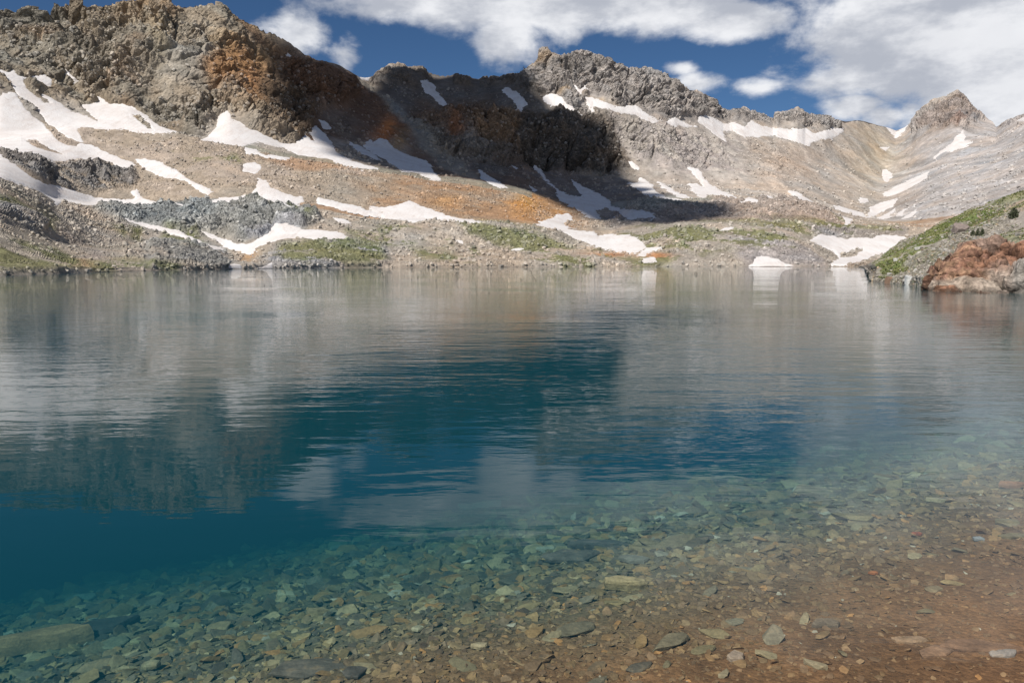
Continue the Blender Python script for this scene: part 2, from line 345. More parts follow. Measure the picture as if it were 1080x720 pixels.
# ---- snow patches (outlines as seen, carried onto the slopes)
SNOW = [
("long snow strip running down from the left edge into the bowl under the brown cliff", [(-8,71),(8,76),(14,73),(20,79),(26,82),(36,80),(47,79),(55,84),(54,93),(45,92),(33,88),(25,86),(28,93),(36,101),(46,107),(53,108),(44,101),(41,97),(52,102),(65,110),(74,116),(83,119),(95,124),(104,129),(86,113),(85,111),(98,109),(106,107),(101,101),(107,104),(115,109),(132,111),(140,113),(155,122),(165,131),(180,138),(187,139.5),(165,140),(140,137),(108,136),(92,134),(80,135),(87,149),(80,149),(70,145),(62,138),(50,130),(43,120),(38,115),(30,107),(20,100),(14,95),(6,85),(-8,77)]),
("widest snowfield at the left edge, tapering to the right over the moraine", [(-60,96),(0,102),(3,99),(16,98),(20,105),(26,115),(36,124),(45,131),(55,142),(62,150),(70,154),(80,155),(85,152),(95,153),(110,160),(125,166),(140,171),(143,174),(134,179),(128,178),(118,171),(105,170),(97,171),(85,167),(70,171),(50,170),(35,165),(20,163),(10,158),(0,156),(-60,140)]),
("narrow snow tongue slanting down the left moraine above the snow cone", [(142,168),(152,167),(165,170),(180,177),(192,184),(205,192),(215,197),(224,202),(219,206),(210,201),(198,193),(186,188),(178,188),(165,184),(152,177),(146,173)]),
("long curving snow band sweeping from the left edge below the dark rock outcrop", [(-60,140),(0,162),(10,170),(20,176),(30,186),(45,193),(60,197),(80,203),(100,208),(120,210),(140,212),(143,208),(139,201),(144,200),(147,207),(155,210),(165,213),(180,214),(192,216),(170,217.5),(140,217),(110,216),(95,216),(75,213),(66,213),(60,216),(57,212),(48,206),(35,199),(25,195),(12,190),(0,187),(-60,170)]),
("snow cone with a pointed top on the moraine just above the grey bedrock cliff", [(220,213),(232,209),(250,207),(265,204),(271,194),(272,188),(281,189),(285,198),(297,203),(310,207),(318,207),(321,213),(315,215),(300,217),(285,215),(270,211),(258,211),(245,213),(232,215)]),
("broad snowfield with a tall left peak and long right tail under the rusty cliff", [(212,148),(219,145),(228,134),(230,124),(240,117),(245,126),(253,128),(265,137),(280,143),(298,152),(312,151),(322,141),(328,148),(333,150),(327,136),(333,132),(340,140),(348,149),(355,160),(370,169),(385,174),(398,178),(388,178.5),(365,175),(345,168),(330,166),(315,165),(300,156),(290,155),(270,150),(262,152),(255,155),(245,153),(228,151),(218,149)]),
("thin broken snow strip on the moraine rim below the broad snowfield", [(257,156),(268,158),(280,163),(293,165),(306,167),(296,169),(280,167),(270,164),(260,163)]),
("small square snow patch in the middle of the moraine slope", [(256,173),(268,172),(275,174),(276,178),(269,183),(256,181)]),
("thin snow ribbon across the grey shore bedrock at left", [(123,228),(135,231),(150,235),(168,239),(185,243),(205,252),(222,259),(236,262),(236,266),(225,264),(207,257),(190,249),(175,244),(155,240),(135,235)]),
("wide wing shaped snow patch between the grey cliff and the grassy knoll", [(209,243),(222,246),(236,252),(250,257),(262,257),(275,250),(286,244),(291,236),(300,236),(320,241),(345,244),(360,246),(368,250),(362,253),(340,253),(320,251),(303,251),(292,254),(278,258),(270,262),(266,268),(257,266),(247,262),(237,259),(225,252)]),
("tiny snow remnant at the waterline left of the grassy knoll", [(241,280),(247,278.5),(253,279.5),(255,283),(240,283)]),
("small wedge of snow at the waterline touching the grassy knoll", [(272,283),(280,281),(287,276.5),(287,283)]),
("thin snow sliver at the foot of the moraine left of the triangular snow patch", [(336,209),(345,211),(358,214),(372,217),(385,222),(400,225),(411,227.5),(398,227),(380,224),(362,220),(345,217),(336,212)]),
("triangular snow patch with a long right tail at the foot of the orange moraine", [(391,218),(405,219),(415,218),(425,214),(432,211),(440,216),(455,221),(470,227),(485,230),(500,232),(514,235.5),(500,236.5),(480,234),(460,232),(445,233),(435,234),(420,232),(405,229),(399,225),(409,224.5),(395,222)]),
("small snow fleck on the rocky bench above the grassy knoll", [(352,230),(362,231),(370,235),(360,235.5)]),
("tiny snow dot on the stony shore slope in the middle of the photo", [(480,254),(488,254),(489,258),(482,256.5)]),
("jagged topped snowfield in shade below the small orange rock stain", [(385,153),(391,147),(393,151),(400,146),(408,147),(414,155),(422,160),(435,166),(448,170),(455,176),(459,184),(467,190.5),(455,189.5),(440,184),(425,179),(410,173),(398,163),(388,157)]),
("slim shaded snow streak just left of the jagged topped snowfield", [(370,151),(375,152.5),(385,158),(395,164),(402,169),(390,165),(380,161)]),
("shaded snow streak high on the dark grey slope narrowing downwards", [(443,85),(450,84),(458,90),(460,97),(467,104),(475,112),(482,120),(485,124),(475,118),(465,111),(455,102),(449,98)]),
("little snow cap in the saddle of the skyline left of the dark grey summit", [(375,78.5),(391,80.5),(389,85),(382,84.5)]),
("small shaded snow patch below the skyline left of the sharp pinnacle", [(527,95),(533,92),(545,97),(553,105),(557,111),(552,114),(551,120),(546,117),(545,112),(538,104),(532,98)]),
("bright snow patch right below the sharp pinnacle at the shadow edge", [(572,104),(582,100),(592,102),(600,110),(607,118),(613,122),(600,119),(585,112),(578,108)]),
("small forked snow scrap high under the main crag", [(602,88),(608,90),(611,95),(617,90),(621,96),(614,97),(614,102),(607,96)]),
("long thin snow ledge slanting under the main crag", [(617,103),(628,104),(640,109),(652,113),(665,112),(673,113),(682,120),(693,126),(703,128),(712,124),(722,130),(735,134),(722,134),(708,132),(695,128.5),(690,132),(680,127),(670,121),(660,120),(650,117),(640,115),(627,113),(628,121),(621,112)]),
("large ragged snowfield stretched below the skyline crags on the right", [(738,123),(745,122),(755,126),(765,131),(775,129),(785,134),(792,127),(800,131),(815,135),(830,138),(842,137),(850,136),(860,141),(872,138),(880,136),(889,136),(888,140),(878,145),(865,148),(855,150),(852,154),(842,151),(830,147),(815,144),(800,145),(785,145),(772,138),(762,138),(764,146),(766,149.5),(755,143),(745,135),(737,128)]),
("forked snow patch running down the pale scree to the rubble ridge", [(725,177),(737,179),(742,187),(750,196),(762,202),(773,206),(781,213),(768,211),(755,207),(745,206),(758,211.5),(745,210.5),(735,206),(730,200),(727,195),(735,195),(743,198),(740,191),(730,182)]),
("low ragged snow scrap on the rim of the rubble ridge", [(772,210),(783,213),(790,208),(800,212),(799,215.5),(785,215.5)]),
("tiny slanted snow dash above the rubble ridge", [(806,206),(812,207),(819,211.5),(812,211)]),
("short snow wedge above the right end of the rubble ridge", [(833,202),(840,203),(850,209),(857,213.5),(848,213.5),(840,210)]),
("sunlit snow patch at the scree foot just right of the big cloud shadow", [(663,192),(672,194),(675,188),(684,192),(690,200),(693,203),(703,208),(715,210),(720,211.5),(705,213.5),(690,211),(680,206),(672,199)]),
("tiny forked snow scrap on the scree at the shadow edge", [(659,169),(666,170),(673,177),(667,176)]),
("thin snow dash on scree between two larger sunlit patches", [(694,192),(702,196),(712,202),(722,206),(730,209.5),(715,208),(705,203)]),
("large forked snowfield in the shaded hollow behind the lakeside knolls", [(565,175),(572,182),(580,193),(590,201),(600,206),(618,209),(612,203),(605,195),(602,189),(615,197),(630,204),(642,211),(643,218),(655,220),(675,222),(690,226),(693,230),(680,231),(665,232.5),(650,229),(640,225),(628,221),(633,230),(622,229.5),(612,223),(600,217),(592,209),(587,201),(576,192),(567,183)]),
("long snow slab above the rusty orange ground at the middle of the far shore", [(587,226),(600,226),(603,231),(592,237),(602,242),(615,244),(625,245),(630,249),(645,248),(657,247),(668,250),(676,255),(682,260),(670,265.5),(655,265.5),(640,262),(622,258),(605,251),(590,243),(575,240),(562,238),(575,233),(587,229)]),
("narrow snow wing right of the long snow slab on the far shore", [(671,270),(683,262),(700,260),(691,265),(680,270.5)]),
("flat snow remnant just above the waterline below the narrow snow wing", [(676,272),(690,271.5),(692,275),(680,275.5)]),
("faint snow dash on the green knoll below the rubble ridge", [(757,243.5),(765,241),(773,240),(768,243.5)]),
("dome shaped snow patch touching the lake at the far shore", [(786,281.6),(793,278),(796,273),(803,269.5),(811,270),(814,272),(822,273),(825,276.5),(833,279.5),(838,281.6)]),
("biggest shoreline snowfield, filling the hollow left of the green bank", [(855,254),(866,248),(880,248),(893,252),(905,251),(920,252),(930,249),(945,249),(955,251),(950,258),(940,263),(925,269),(910,274),(900,277),(890,279),(878,279.5),(876,276),(885,274),(884,268),(878,263),(865,257)]),
("long diagonal snow bar on the right scree above the gully", [(931,204),(950,194),(970,185),(980,180.5),(977,187),(960,198),(945,205.5),(932,207.5)]),
("small notched snow patch in the centre of the right cirque", [(930,179.5),(935,179),(941,183),(936,192.5),(932.5,190),(931,185)]),
("tiny oval snow dot on the cirque floor", [(907,208.5),(915,209.5),(916,212.5),(909,212)]),
("low curved snow strip entering the gully from the left", [(879,216.5),(895,220.5),(910,225.5),(914,229.5),(900,227.5),(887,222)]),
("broad snow patch in the gully bottom of the right cirque", [(914,229),(918,220),(930,214),(946,210.5),(940,217.5),(928,225),(920,229.5)]),
("slim snow strip just right of the gully bottom patch", [(926,230),(940,223),(945,218.5),(943,224),(932,231)]),
("short faint snow dash right of the slim gully strip", [(946,226),(955,220.5),(951,226.5)]),
("thin faint snow line farthest right on the lower scree", [(952,231),(968,219.5),(963,225)]),
("small snow wedge tucked behind the right end of the green knolls", [(889,228.5),(900,232),(896,235.5),(892,235)]),
("hook shaped snow patch on the flank of the rounded right summit", [(985,165.5),(995,158),(1003,153),(1008,145),(1016,136.5),(1018,145),(1013,149),(1026,150),(1020,155),(1005,160.5),(995,160.5)]),
("small snow notch on the skyline left of the rounded right summit", [(933,132),(942,137),(945,140),(957,132),(950,141),(945,144),(939,138)]),
("tiny snow bar high on the headwall below the skyline notch", [(927,155.5),(938,155.5),(934,159)]),
("small snow streak on the brown cliff above the left snow strip", [(69,73),(75,79),(84,86.5),(78,86.5),(71,81)]),
("tiny snow fleck beside the dark rock knob under the rusty cliff", [(336,126),(342,128),(348,134.5),(341,134)]),
("narrow shaded snow streak low on the dark talus", [(506,179.5),(512,183.5),(522,190),(535,198.5),(527,198.5),(515,193.5),(508,187)]),
("tiny shaded snow dash on the dark talus below the cliff band", [(558,195.5),(567,201),(563,202)]),
("tiny shaded snow dash at the foot of the dark cliff band", [(536,172),(548,178.5),(544,180)]),
("small snow dash on the stony shore below the green knoll edge", [(537,264),(546,262),(553,262.5),(545,266.5)]),
("snow sliver on the skyline at the right edge", [(1072,127.5),(1080,123.5),(1095,118),(1095,122),(1080,128.5)]),
("tiny snow fleck on the left mountain skyline shoulder", [(303,56),(307,59),(310,63),(305,61)]),
]
HOLES = [[(885,266),(900,264),(911,259),(912,263),(903,269),(892,272),(886,271)], [(139,121),(146,122),(158,131),(162,137),(156,135),(147,128)],
         [(27,148),(38,147),(45,153),(52,158),(66,163),(50,159),(36,155)], [(262,152),(275,152),(300,162),(310,164),(290,161),(272,157)], [(628,221),(640,217),(652,224),(655,229),(642,228)]]
snow_s = []; snowm = np.full(px.shape, -9.0)
jit = (fbm(B, .10, 3, .6, seed=21) - .5) * 5.0 + (fbm(B, .45, 3, .7, seed=22) - .5) * 4.5 - np.clip(disp, 0, 3) * .35
for lab, poly in SNOW:
    P = np.array(poly); bx0, by0 = P.min(0) - 7; bx1, by1 = P.max(0) + 7
    sel = (px > bx0) & (px < bx1) & (py > by0) & (py < by1) & (trg > 1.0) & (trg <= 10.0)
    big_ = min(1.0, max(.25, math.sqrt((bx1 - bx0) * (by1 - by0)) / 45))
    s = np.full(px.shape, -9.0); s[sel] = sdf(poly, px[sel], py[sel]) * 1.0 + jit[sel] * big_ * .7 + .35
    for h in HOLES:
        hs = sel & (px > min(q[0] for q in h) - 4) & (px < max(q[0] for q in h) + 4)
        s[hs] = np.minimum(s[hs], -sdf(h, px[hs], py[hs]) + jit[hs] * .5)
    s = np.clip(s, -9, 30); snowm = np.maximum(snowm, s); snow_s.append((lab, s, sel))
damp = sstep(-2.5, 1.0, snowm)
P0 = B + N0 * (disp * (1 - .88 * damp))[..., None]

# ---- albedo
def C(r, g, b): return np.array([r, g, b])
alb = np.ones(px.shape + (3,)) * C(.300, .262, .222)
def paint(m, c, v=1.0):
    global alb
    m = np.clip(m * v, 0, 1)[..., None]; alb = alb * (1 - m) + c * m
Z = zone
cir = vis(7.2, 12)
paint(sstep(640, 720, px) * cir, C(.345, .302, .262))
paint(Z([(935,135),(1250,40),(1250,260),(940,240),(925,200)], 12) * cir, C(.335, .303, .283))
paint(blob(925, 160, 28, 40) * cir, C(.38, .32, .235), .7)
paint(blob(830, 175, 30, 20) * cir, C(.38, .30, .24), .6)
paint(Z([(980,150),(1080,150),(1080,200),(960,225)], 14) * cir, C(.345, .325, .315), .8)
# left mountain
lm = Z([(-170,-60),(250,-60),(300,40),(330,150),(290,145),(240,115),(200,145),(100,112),(-170,60)], 8) * cir
paint(lm, C(.225, .182, .132))
n_a = fbm(B, .012, 4, .6, seed=31); n_b = fbm(B, .03, 4, .6, seed=32); n_c = fbm(B, .008, 3, .5, seed=33)
paint(lm * sstep(.5, .62, n_a), C(.30, .21, .118), .7)
paint(lm * sstep(.52, .64, n_b), C(.215, .212, .185), .7)
paint(lm * sstep(.55, .68, n_c), C(.26, .22, .175), .6)
paint(lm * sstep(.58, .68, fbm(B, .035, 3, seed=35)), C(.31, .20, .12), .35)
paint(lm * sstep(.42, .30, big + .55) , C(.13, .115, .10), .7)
n_d = fbm(B @ np.array([[.8, 0, .6], [0, 1, 0], [-.6, 0, .8]]), (.006, .01, .03), 4, .6, seed=37)
paint(lm * sstep(.54, .66, n_d), C(.17, .16, .135), .7); paint(lm * sstep(.46, .36, n_d), C(.30, .245, .18), .6)
paint(blob(185, 60, 45, 35) * lm, C(.23, .225, .205), .6)
paint(blob(165, 45, 10, 25) * lm, C(.36, .28, .17), .5)
paint(Z([(213,70),(240,45),(290,60),(300,110),(275,118),(240,95),(215,92)], 8) * cir, C(.27, .145, .065), .85)
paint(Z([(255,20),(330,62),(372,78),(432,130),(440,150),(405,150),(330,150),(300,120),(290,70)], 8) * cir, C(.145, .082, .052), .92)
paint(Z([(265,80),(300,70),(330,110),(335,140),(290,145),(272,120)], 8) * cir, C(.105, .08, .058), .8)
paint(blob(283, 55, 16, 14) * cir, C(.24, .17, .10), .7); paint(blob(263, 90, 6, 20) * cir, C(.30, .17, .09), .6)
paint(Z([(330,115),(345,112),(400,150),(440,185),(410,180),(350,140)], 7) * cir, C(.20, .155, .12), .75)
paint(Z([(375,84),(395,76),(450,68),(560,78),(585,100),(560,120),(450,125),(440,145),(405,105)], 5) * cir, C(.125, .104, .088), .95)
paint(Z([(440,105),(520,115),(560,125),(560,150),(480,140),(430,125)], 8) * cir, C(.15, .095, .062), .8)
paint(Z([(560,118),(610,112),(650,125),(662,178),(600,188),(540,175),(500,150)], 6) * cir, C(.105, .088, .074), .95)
paint(Z([(500,120),(545,120),(545,160),(500,150)], 6) * cir * sstep(.45, .6, gul + .5), C(.28, .17, .09), .6)
paint(Z([(430,150),(520,165),(580,180),(640,195),(640,215),(560,200),(480,195),(440,180)], 6) * vis(7, 9), C(.155, .10, .07), .9)
paint(Z([(430,128),(470,135),(540,172),(530,188),(480,165),(440,150)], 6) * cir, C(.155, .135, .115), .8)
paint(Z([(555,180),(655,186),(720,212),(770,236),(640,236),(580,208)], 8) * vis(5.8, 9), C(.165, .14, .122), .85)  # dark talus, albedo lowered further to deepen the cloud shadow lying on it
strip = Z([(376,82),(390,86),(412,104),(432,124),(455,145),(490,170),(510,190),(480,185),(450,160),(424,132),(400,106)], 3, .4) * cir
paint(strip, C(.27, .235, .19), .85); paint(Z([(410,108),(440,130),(455,145),(445,150),(420,128)], 4, .5) * cir, C(.22, .22, .21), .8)
paint(blob(404, 138, 9, 9) * cir, C(.38, .15, .055), .95); paint(blob(420, 150, 7, 9) * cir, C(.30, .19, .09), .7)
paint(blob(483, 132, 8, 9) * cir, C(.30, .13, .06), .7)
# main crag
rc = Z([(556,60),(575,40),(650,52),(720,85),(770,110),(890,116),(890,134),(800,130),(700,126),(640,106),(610,118),(556,82)], 4) * cir
paint(rc, C(.275, .245, .222), .95); paint(rc * sstep(.5, .62, n_b), C(.19, .185, .182), .8); paint(rc * sstep(.6, .72, n_a), C(.38, .27, .16), .7)
paint(Z([(640,118),(700,130),(780,150),(790,180),(735,190),(680,180),(655,150)], 8) * cir * sstep(.4, .6, n_b), C(.27, .25, .245), .8)
paint(Z([(965,130),(1012,94),(1036,124),(990,136)], 3) * cir, C(.235, .195, .172), .9)
paint(blob(1010, 128, 7, 4) * cir, C(.2, .14, .12), .8)
# moraine
mo = vis(5, 7.2)
paint(mo * 1.0, C(.30, .245, .19)); paint(mo * sstep(.5, .65, n_b), C(.33, .29, .255), .7)
paint(mo * sstep(.52, .68, fbm(B, .02, 3, seed=41)) * sstep(200, 300, px), C(.31, .195, .12), .8)
paint(Z([(370,186),(620,196),(620,245),(440,232),(395,215)], 10) * mo * (.45 + .55 * sstep(.4, .58, n_b)), C(.28, .172, .098), .9)
paint((blob(556, 214, 18, 12) * .9 + blob(470, 215, 14, 6) * .35 + blob(585, 232, 10, 7) * .7) * mo, C(.46, .225, .055), .9)
paint(Z([(640,205),(890,205),(890,240),(640,240)], 5) * mo, C(.27, .225, .195), .9)
paint(Z([(640,200),(760,204),(750,218),(640,222)], 4) * mo, C(.235, .235, .20), .7)
paint(Z([(0,160),(20,163),(60,172),(100,172),(140,178),(146,190),(140,202),(100,196),(70,200),(40,188),(10,174)], 3) * mo * sstep(-.3, .1, disp), C(.155, .145, .138), .9)
paint(sstep(6.85, 7.0, trg) * mo * (px > 75) * (px < 560), C(.21, .20, .16), .75)
# shore belt
sh = trg < 5.02
paint(sh * 1.0, C(.305, .265, .222)); paint(sh * sstep(.5, .62, n_b), C(.25, .235, .205), .8); paint(sh * sstep(.5, .64, fbm(B, .05, 3, seed=43)), C(.36, .29, .225), .6)
paint(Z([(100,216),(200,212),(270,206),(335,214),(338,226),(318,242),(262,258),(210,248),(150,240),(105,227)], 5) * sh * sstep(.32, .46, brk), C(.205, .208, .198), .95)
paint(Z([(300,230),(320,240),(280,250),(262,256),(255,250)], 3) * sh, C(.255, .25, .26), .8)
paint(Z([(0,210),(20,214),(45,228),(52,238),(40,246),(10,234),(0,230)], 2) * sh, C(.24, .235, .25), .9)
paint(Z([(155,250),(200,254),(240,266),(242,286),(150,286)], 5) * sh * sstep(.36, .5, brk), C(.20, .20, .19), .85)
paint(Z([(285,262),(330,254),(405,264),(410,286),(278,286)], 6) * sh * sstep(.36, .5, brk), C(.235, .232, .235), .8)
paint(Z([(45,236),(75,240),(120,278),(90,278),(60,260)], 6) * sh, C(.225, .195, .180), .8)
paint(Z([(770,250),(830,245),(860,260),(880,284),(790,284)], 6) * sh, C(.265, .242, .235), .85)
paint(Z([(-160,170),(0,195),(60,225),(100,260),(80,290),(-160,295)], 8) * sh * sstep(.42, .6, n_a), C(.33, .285, .225), .7)
paint(Z([(450,250),(540,245),(560,282),(450,282)], 8) * sh, C(.33, .265, .205), .7)
paint(Z([(855,240),(880,236),(955,240),(955,252),(870,250)], 4) * vis(3.5, 6), C(.225, .205, .195), .85)
paint((blob(640, 268, 26, 4) * .9 + blob(690, 275, 20, 4) + blob(590, 234, 9, 5)) * (trg < 5.3), C(.34, .15, .055), .85)
paint((blob(90, 281, 20, 4) + blob(262, 273, 8, 5)) * sh, C(.38, .24, .13), .8)
paint((blob(905, 275, 25, 4)) * sh, C(.22, .15, .10), .7)
alb *= (1 + (flow * (trg > 7.1) * (1 - rock)) * .8 + (fbm(B, (.09, .01, .02), 3, .6, seed=66) - .5) * .35 * (trg > 7.1) * (1 - rock))[..., None]
alb *= (1 + str1 * .35 * rock + str2 * .3 * rock)[..., None]
gn = fbm(B, .06, 4, .6, seed=50); gn2 = fbm(B, .02, 3, .6, seed=51)
GR = [([(0,203),(18,203),(35,214),(60,230),(62,240),(40,226),(15,214),(0,214)], .95), ([(138,240),(148,240),(148,252),(138,250)], .9), ([(172,240),(200,245),(215,258),(190,256),(170,250)], .85),
      ([(120,232),(138,238),(130,250),(116,240)], .6), ([(92,280),(125,276),(190,278),(190,286),(95,287)], .6), ([(255,206),(285,210),(330,226),(322,232),(285,216),(250,212)], .75),
      ([(290,264),(320,255),(360,254),(395,262),(405,275),(395,282),(330,283),(300,274)], .95), ([(430,268),(470,266),(495,276),(480,280),(440,276)], .6), ([(490,236),(560,238),(610,262),(600,276),(560,262),(500,246)], .75),
      ([(0,250),(60,262),(90,284),(30,288),(0,284)], .4), ([(640,274),(700,272),(775,273),(778,281),(640,282)], .85), ([(640,246),(700,238),(730,240),(735,262),(700,262),(670,258)], .8),
      ([(720,236),(900,232),(900,250),(850,246),(830,262),(770,262),(740,270),(720,262)], .75), ([(810,248),(850,250),(840,260),(812,258)], .8), ([(860,232),(950,236),(950,244),(880,240)], .7),
      ([(500,262),(640,262),(640,282),(500,282)], .35), ([(400,236),(470,240),(480,262),(410,256)], .3), ([(360,246),(420,240),(440,262),(380,262)], .3), ([(180,160),(250,162),(260,175),(200,170)], .2)]
for poly, v in GR:
    g = Z(poly, 4) * sstep(.60 - .22 * v, .66 - .2 * v, gn * .75 + gn2 * .25 - (lidf - .5) * .16 + (brk - .5) * .25) * (trg < 6.2)
    tone = sstep(.4, .6, gn)[..., None]
    m = np.clip(g * .9, 0, 1)[..., None]; alb = alb * (1 - m) + m * (C(.105, .118, .045) * (1 - tone) + C(.150, .150, .07) * tone)
# wet dark waterline, weathering in crevices' lichens
alb *= (1 + (fbm(B, .15, 3, .6, seed=61) - .5) * .5)[..., None]
alb *= (1 + (wid - .5) * .35 * rock + (wid2 - .5) * .22)[..., None]
alb *= (1 + (lidf - .5) * .5 * (.4 + .6 * lumpm) + .55 * (lidf > .88) * lumpm * (trg < 7))[..., None]
alb[..., 0] *= 1 + (n_b - .5) * .25; alb[..., 2] *= 1 - (n_b - .5) * .25
wl = 1 - sstep(.15, .8, P0[..., 2]); alb *= (1 - .15 * wl)[..., None]

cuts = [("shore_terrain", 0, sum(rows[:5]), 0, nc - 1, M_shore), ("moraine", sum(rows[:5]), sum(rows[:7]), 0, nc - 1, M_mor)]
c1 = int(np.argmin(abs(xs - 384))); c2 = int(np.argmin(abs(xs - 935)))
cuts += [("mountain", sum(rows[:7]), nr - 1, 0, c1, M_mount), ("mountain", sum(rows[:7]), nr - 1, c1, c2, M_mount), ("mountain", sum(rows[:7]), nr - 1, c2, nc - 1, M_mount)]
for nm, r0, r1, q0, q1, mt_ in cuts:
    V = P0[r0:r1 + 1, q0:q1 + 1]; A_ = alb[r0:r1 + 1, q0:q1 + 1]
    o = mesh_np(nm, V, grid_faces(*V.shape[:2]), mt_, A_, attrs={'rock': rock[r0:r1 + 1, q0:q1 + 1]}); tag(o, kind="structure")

sfin = fbm(B, .03, 3, seed=71) - .5
for lab, s, sel in snow_s:
    rr = np.where(sel.any(1))[0]; cc = np.where(sel.any(0))[0]
    if not len(rr): continue
    r0, r1, q0, q1 = rr[0], rr[-1] + 1, cc[0], cc[-1] + 1
    ss = s[r0:r1, q0:q1]; k = np.clip(RY[r0:r1, q0:q1] / 600, .35, 2)
    h = np.clip(ss * .28, -1.2, .28) + np.clip(ss - 2, 0, 8) * .02
    V = B[r0:r1, q0:q1] + N0[r0:r1, q0:q1] * (disp[r0:r1, q0:q1] * .12 + (h + sfin[r0:r1, q0:q1] * .8 * sstep(0, 4, ss)) * k + .12 * disp[r0:r1, q0:q1] * 0)[..., None]
    ok = (ss > -2.2); f = ok[:-1, :-1] & ok[1:, :-1] & ok[:-1, 1:] & ok[1:, 1:]
    mx = np.maximum.reduce([ss[:-1, :-1], ss[1:, :-1], ss[:-1, 1:], ss[1:, 1:]]) > -1.0
    f &= mx
    if not f.any(): print("empty snow", lab); continue
    V2, F2 = compact(V, grid_faces(r1 - r0, q1 - q0, f))
    o = mesh_np("snow_patch", V2, F2, M_snow, smooth=True)
    ctr = V2.mean(0); o.data.transform(__import__('mathutils').Matrix.Translation(-Vector(ctr.tolist()))); o.location = ctr.tolist()
    tag(o, lab, "snow patch", "snow patches on the mountains and shore")

# ------------------------------------------------------------------ near right bank
bs_l = [(905,281.4),(912,283.5),(915,288),(918,294),(921,297),(940,298.5),(965,301),(980,304),(1000,306),(1040,307),(1080,308.5),(1250,314)]
crest = [(905,280.9,300),(912,280,285),(918,279,262),(925,276,245),(930,271,235),(940,264,225),(950,257,215),(960,250,205),(970,245,200),(985,238,190),(1000,232,182),(1015,227,176),(1030,219,170),(1045,214,163),(1060,209,157),(1080,204,150),(1130,190,135),(1250,158,110)]
mid = [(905,281.2,290),(912,281.8,240),(918,286,120),(925,285,100),(940,280,98),(960,273,96),(980,266,94),(1000,258,92),(1020,252,92),(1040,246,92),(1060,243,90),(1080,238,88),(1250,215,76)]
low = [(905,281.3,294),(912,282.6,250),(918,290,84),(925,291,78),(940,291,73),(960,290,68),(980,288,62),(1000,284,60),(1020,280,59),(1050,277,57),(1080,275,56),(1250,272,50)]
bf = [shore_pts(bs_l, -2.2, -4), shore_pts(bs_l, 0, 0), shore_pts(bs_l, .6, 1.2), low, mid, crest, off(crest, 40, .7)]
brow = [10, 14, 60, 120, 140, 10]
bx, ba, bRY, bRZ, bsZ, bsY, btr = loft(bf, 906, 1240, .6, brow, [5, 5, 5, 9, 9, 5, 9], 9)
w_ = np.ones((len(btr), 1)); w_[:brow[0] + brow[1]] = 0
bRZ = bRZ * (1 - w_) + bsZ * w_; bRY = bRY * (1 - w_) + bsY * w_
G = np.stack([ba[None] * bRY, bRY, bRZ], -1); gx, gy = project(G); GN = normals(G)
bt = np.repeat(btr[:, None], len(bx), 1)
m1 = fbm(G, .09, 4, .55, seed=80) - .5; v1, v2, vid = worley(G, .55, 4); v3, v4, vid3 = worley(G, 1.5, 5)
fx = (fbm(G, .2, 3, seed=81) - .5); gxx, gyy = gx + fx * 16, gy + m1 * 14
def bz(poly, soft=3): return sstep(-soft, soft, sdf(poly, gxx, gyy))
rocky = bz([(918,300),(918,290),(945,287),(972,270),(1000,258),(1060,252),(1090,245),(1250,230),(1250,330),(900,330)], 5) * (.5 + .5 * sstep(.4, .6, m1 + .5))
rocky = np.maximum(rocky, bz([(998,245),(1013,236),(1028,242),(1025,252),(1000,254)], 2)); rocky = np.maximum(rocky, bz([(1030,240),(1060,232),(1075,238),(1050,246)], 2) * .7)
rocky = np.maximum(rocky, bz([(910,303),(922,290),(960,292),(985,290),(985,312),(910,312)], 3) * .9)
grass = (bz([(922,284),(935,270),(960,258),(985,243),(1010,226),(1040,222),(1065,228),(1045,238),(1005,244),(985,258),(965,272),(950,288),(930,290)], 4) * 1.0 + bz([(1035,218),(1080,205),(1250,160),(1250,200),(1080,222),(1040,228)], 4) * .65
         + bz([(1045,248),(1100,232),(1100,250),(1050,258)], 4) * .6 + bz([(985,285),(1005,268),(1030,258),(1000,285),(990,296)], 3) * .7 + bz([(955,285),(985,270),(1000,262),(990,280),(965,292)], 5) * .45)
grass = np.clip(grass, 0, 1) * sstep(.38, .50, fbm(G, .5, 3, .6, seed=83) * .6 + fbm(G, .12, 3, seed=84) * .4 + .04 - (1 - grass) * .12)
gd = m1 * 2.4 * np.clip(bRY / 120, .3, 1.3) + rocky * (np.minimum(v2 - v1, .45) * .9 + vid * .3 - .3 + np.minimum(v4 - v3, .4) * .35) * np.clip(bRY / 90, .5, 1.4) + (fbm(G, 1.2, 3, seed=85) - .5) * .35
gd *= sstep(1.0, 2.2, bt) * .9 + .1; gd *= np.clip((gx - 908) / 12, .05, 1)
GP = G + GN * gd[..., None]
ga = np.ones(G.shape) * C(.285, .255, .222)
def gp(m, c, v=1.):
    global ga
    m = np.clip(m * v, 0, 1)[..., None]; ga = ga * (1 - m) + c * m
gp(rocky, C(.21, .19, .155), .8); gp(rocky * sstep(.6, .8, vid), C(.42, .40, .37), .5); gp(bz([(1060,215),(1100,205),(1100,222),(1060,226)], 4), C(.36, .27, .19), .7)
gp(bz([(975,240),(1015,228),(1015,232),(980,248)], 2), C(.33, .27, .22), .7)
tone = sstep(.4, .6, fbm(G, .35, 3, seed=86))[..., None]
m_ = np.clip(grass * .92, 0, 1)[..., None]; ga = ga * (1 - m_) + m_ * (C(.10, .135, .035) * (1 - tone) + C(.170, .18, .062) * tone)
ga *= (1 + (fbm(G, 1.0, 3, .6, seed=87) - .5) * .6 + (vid3 - .5) * .3 * (1 - grass))[..., None]
wl = 1 - sstep(.05, .25, GP[..., 2]); ga *= (1 - .12 * wl)[..., None]
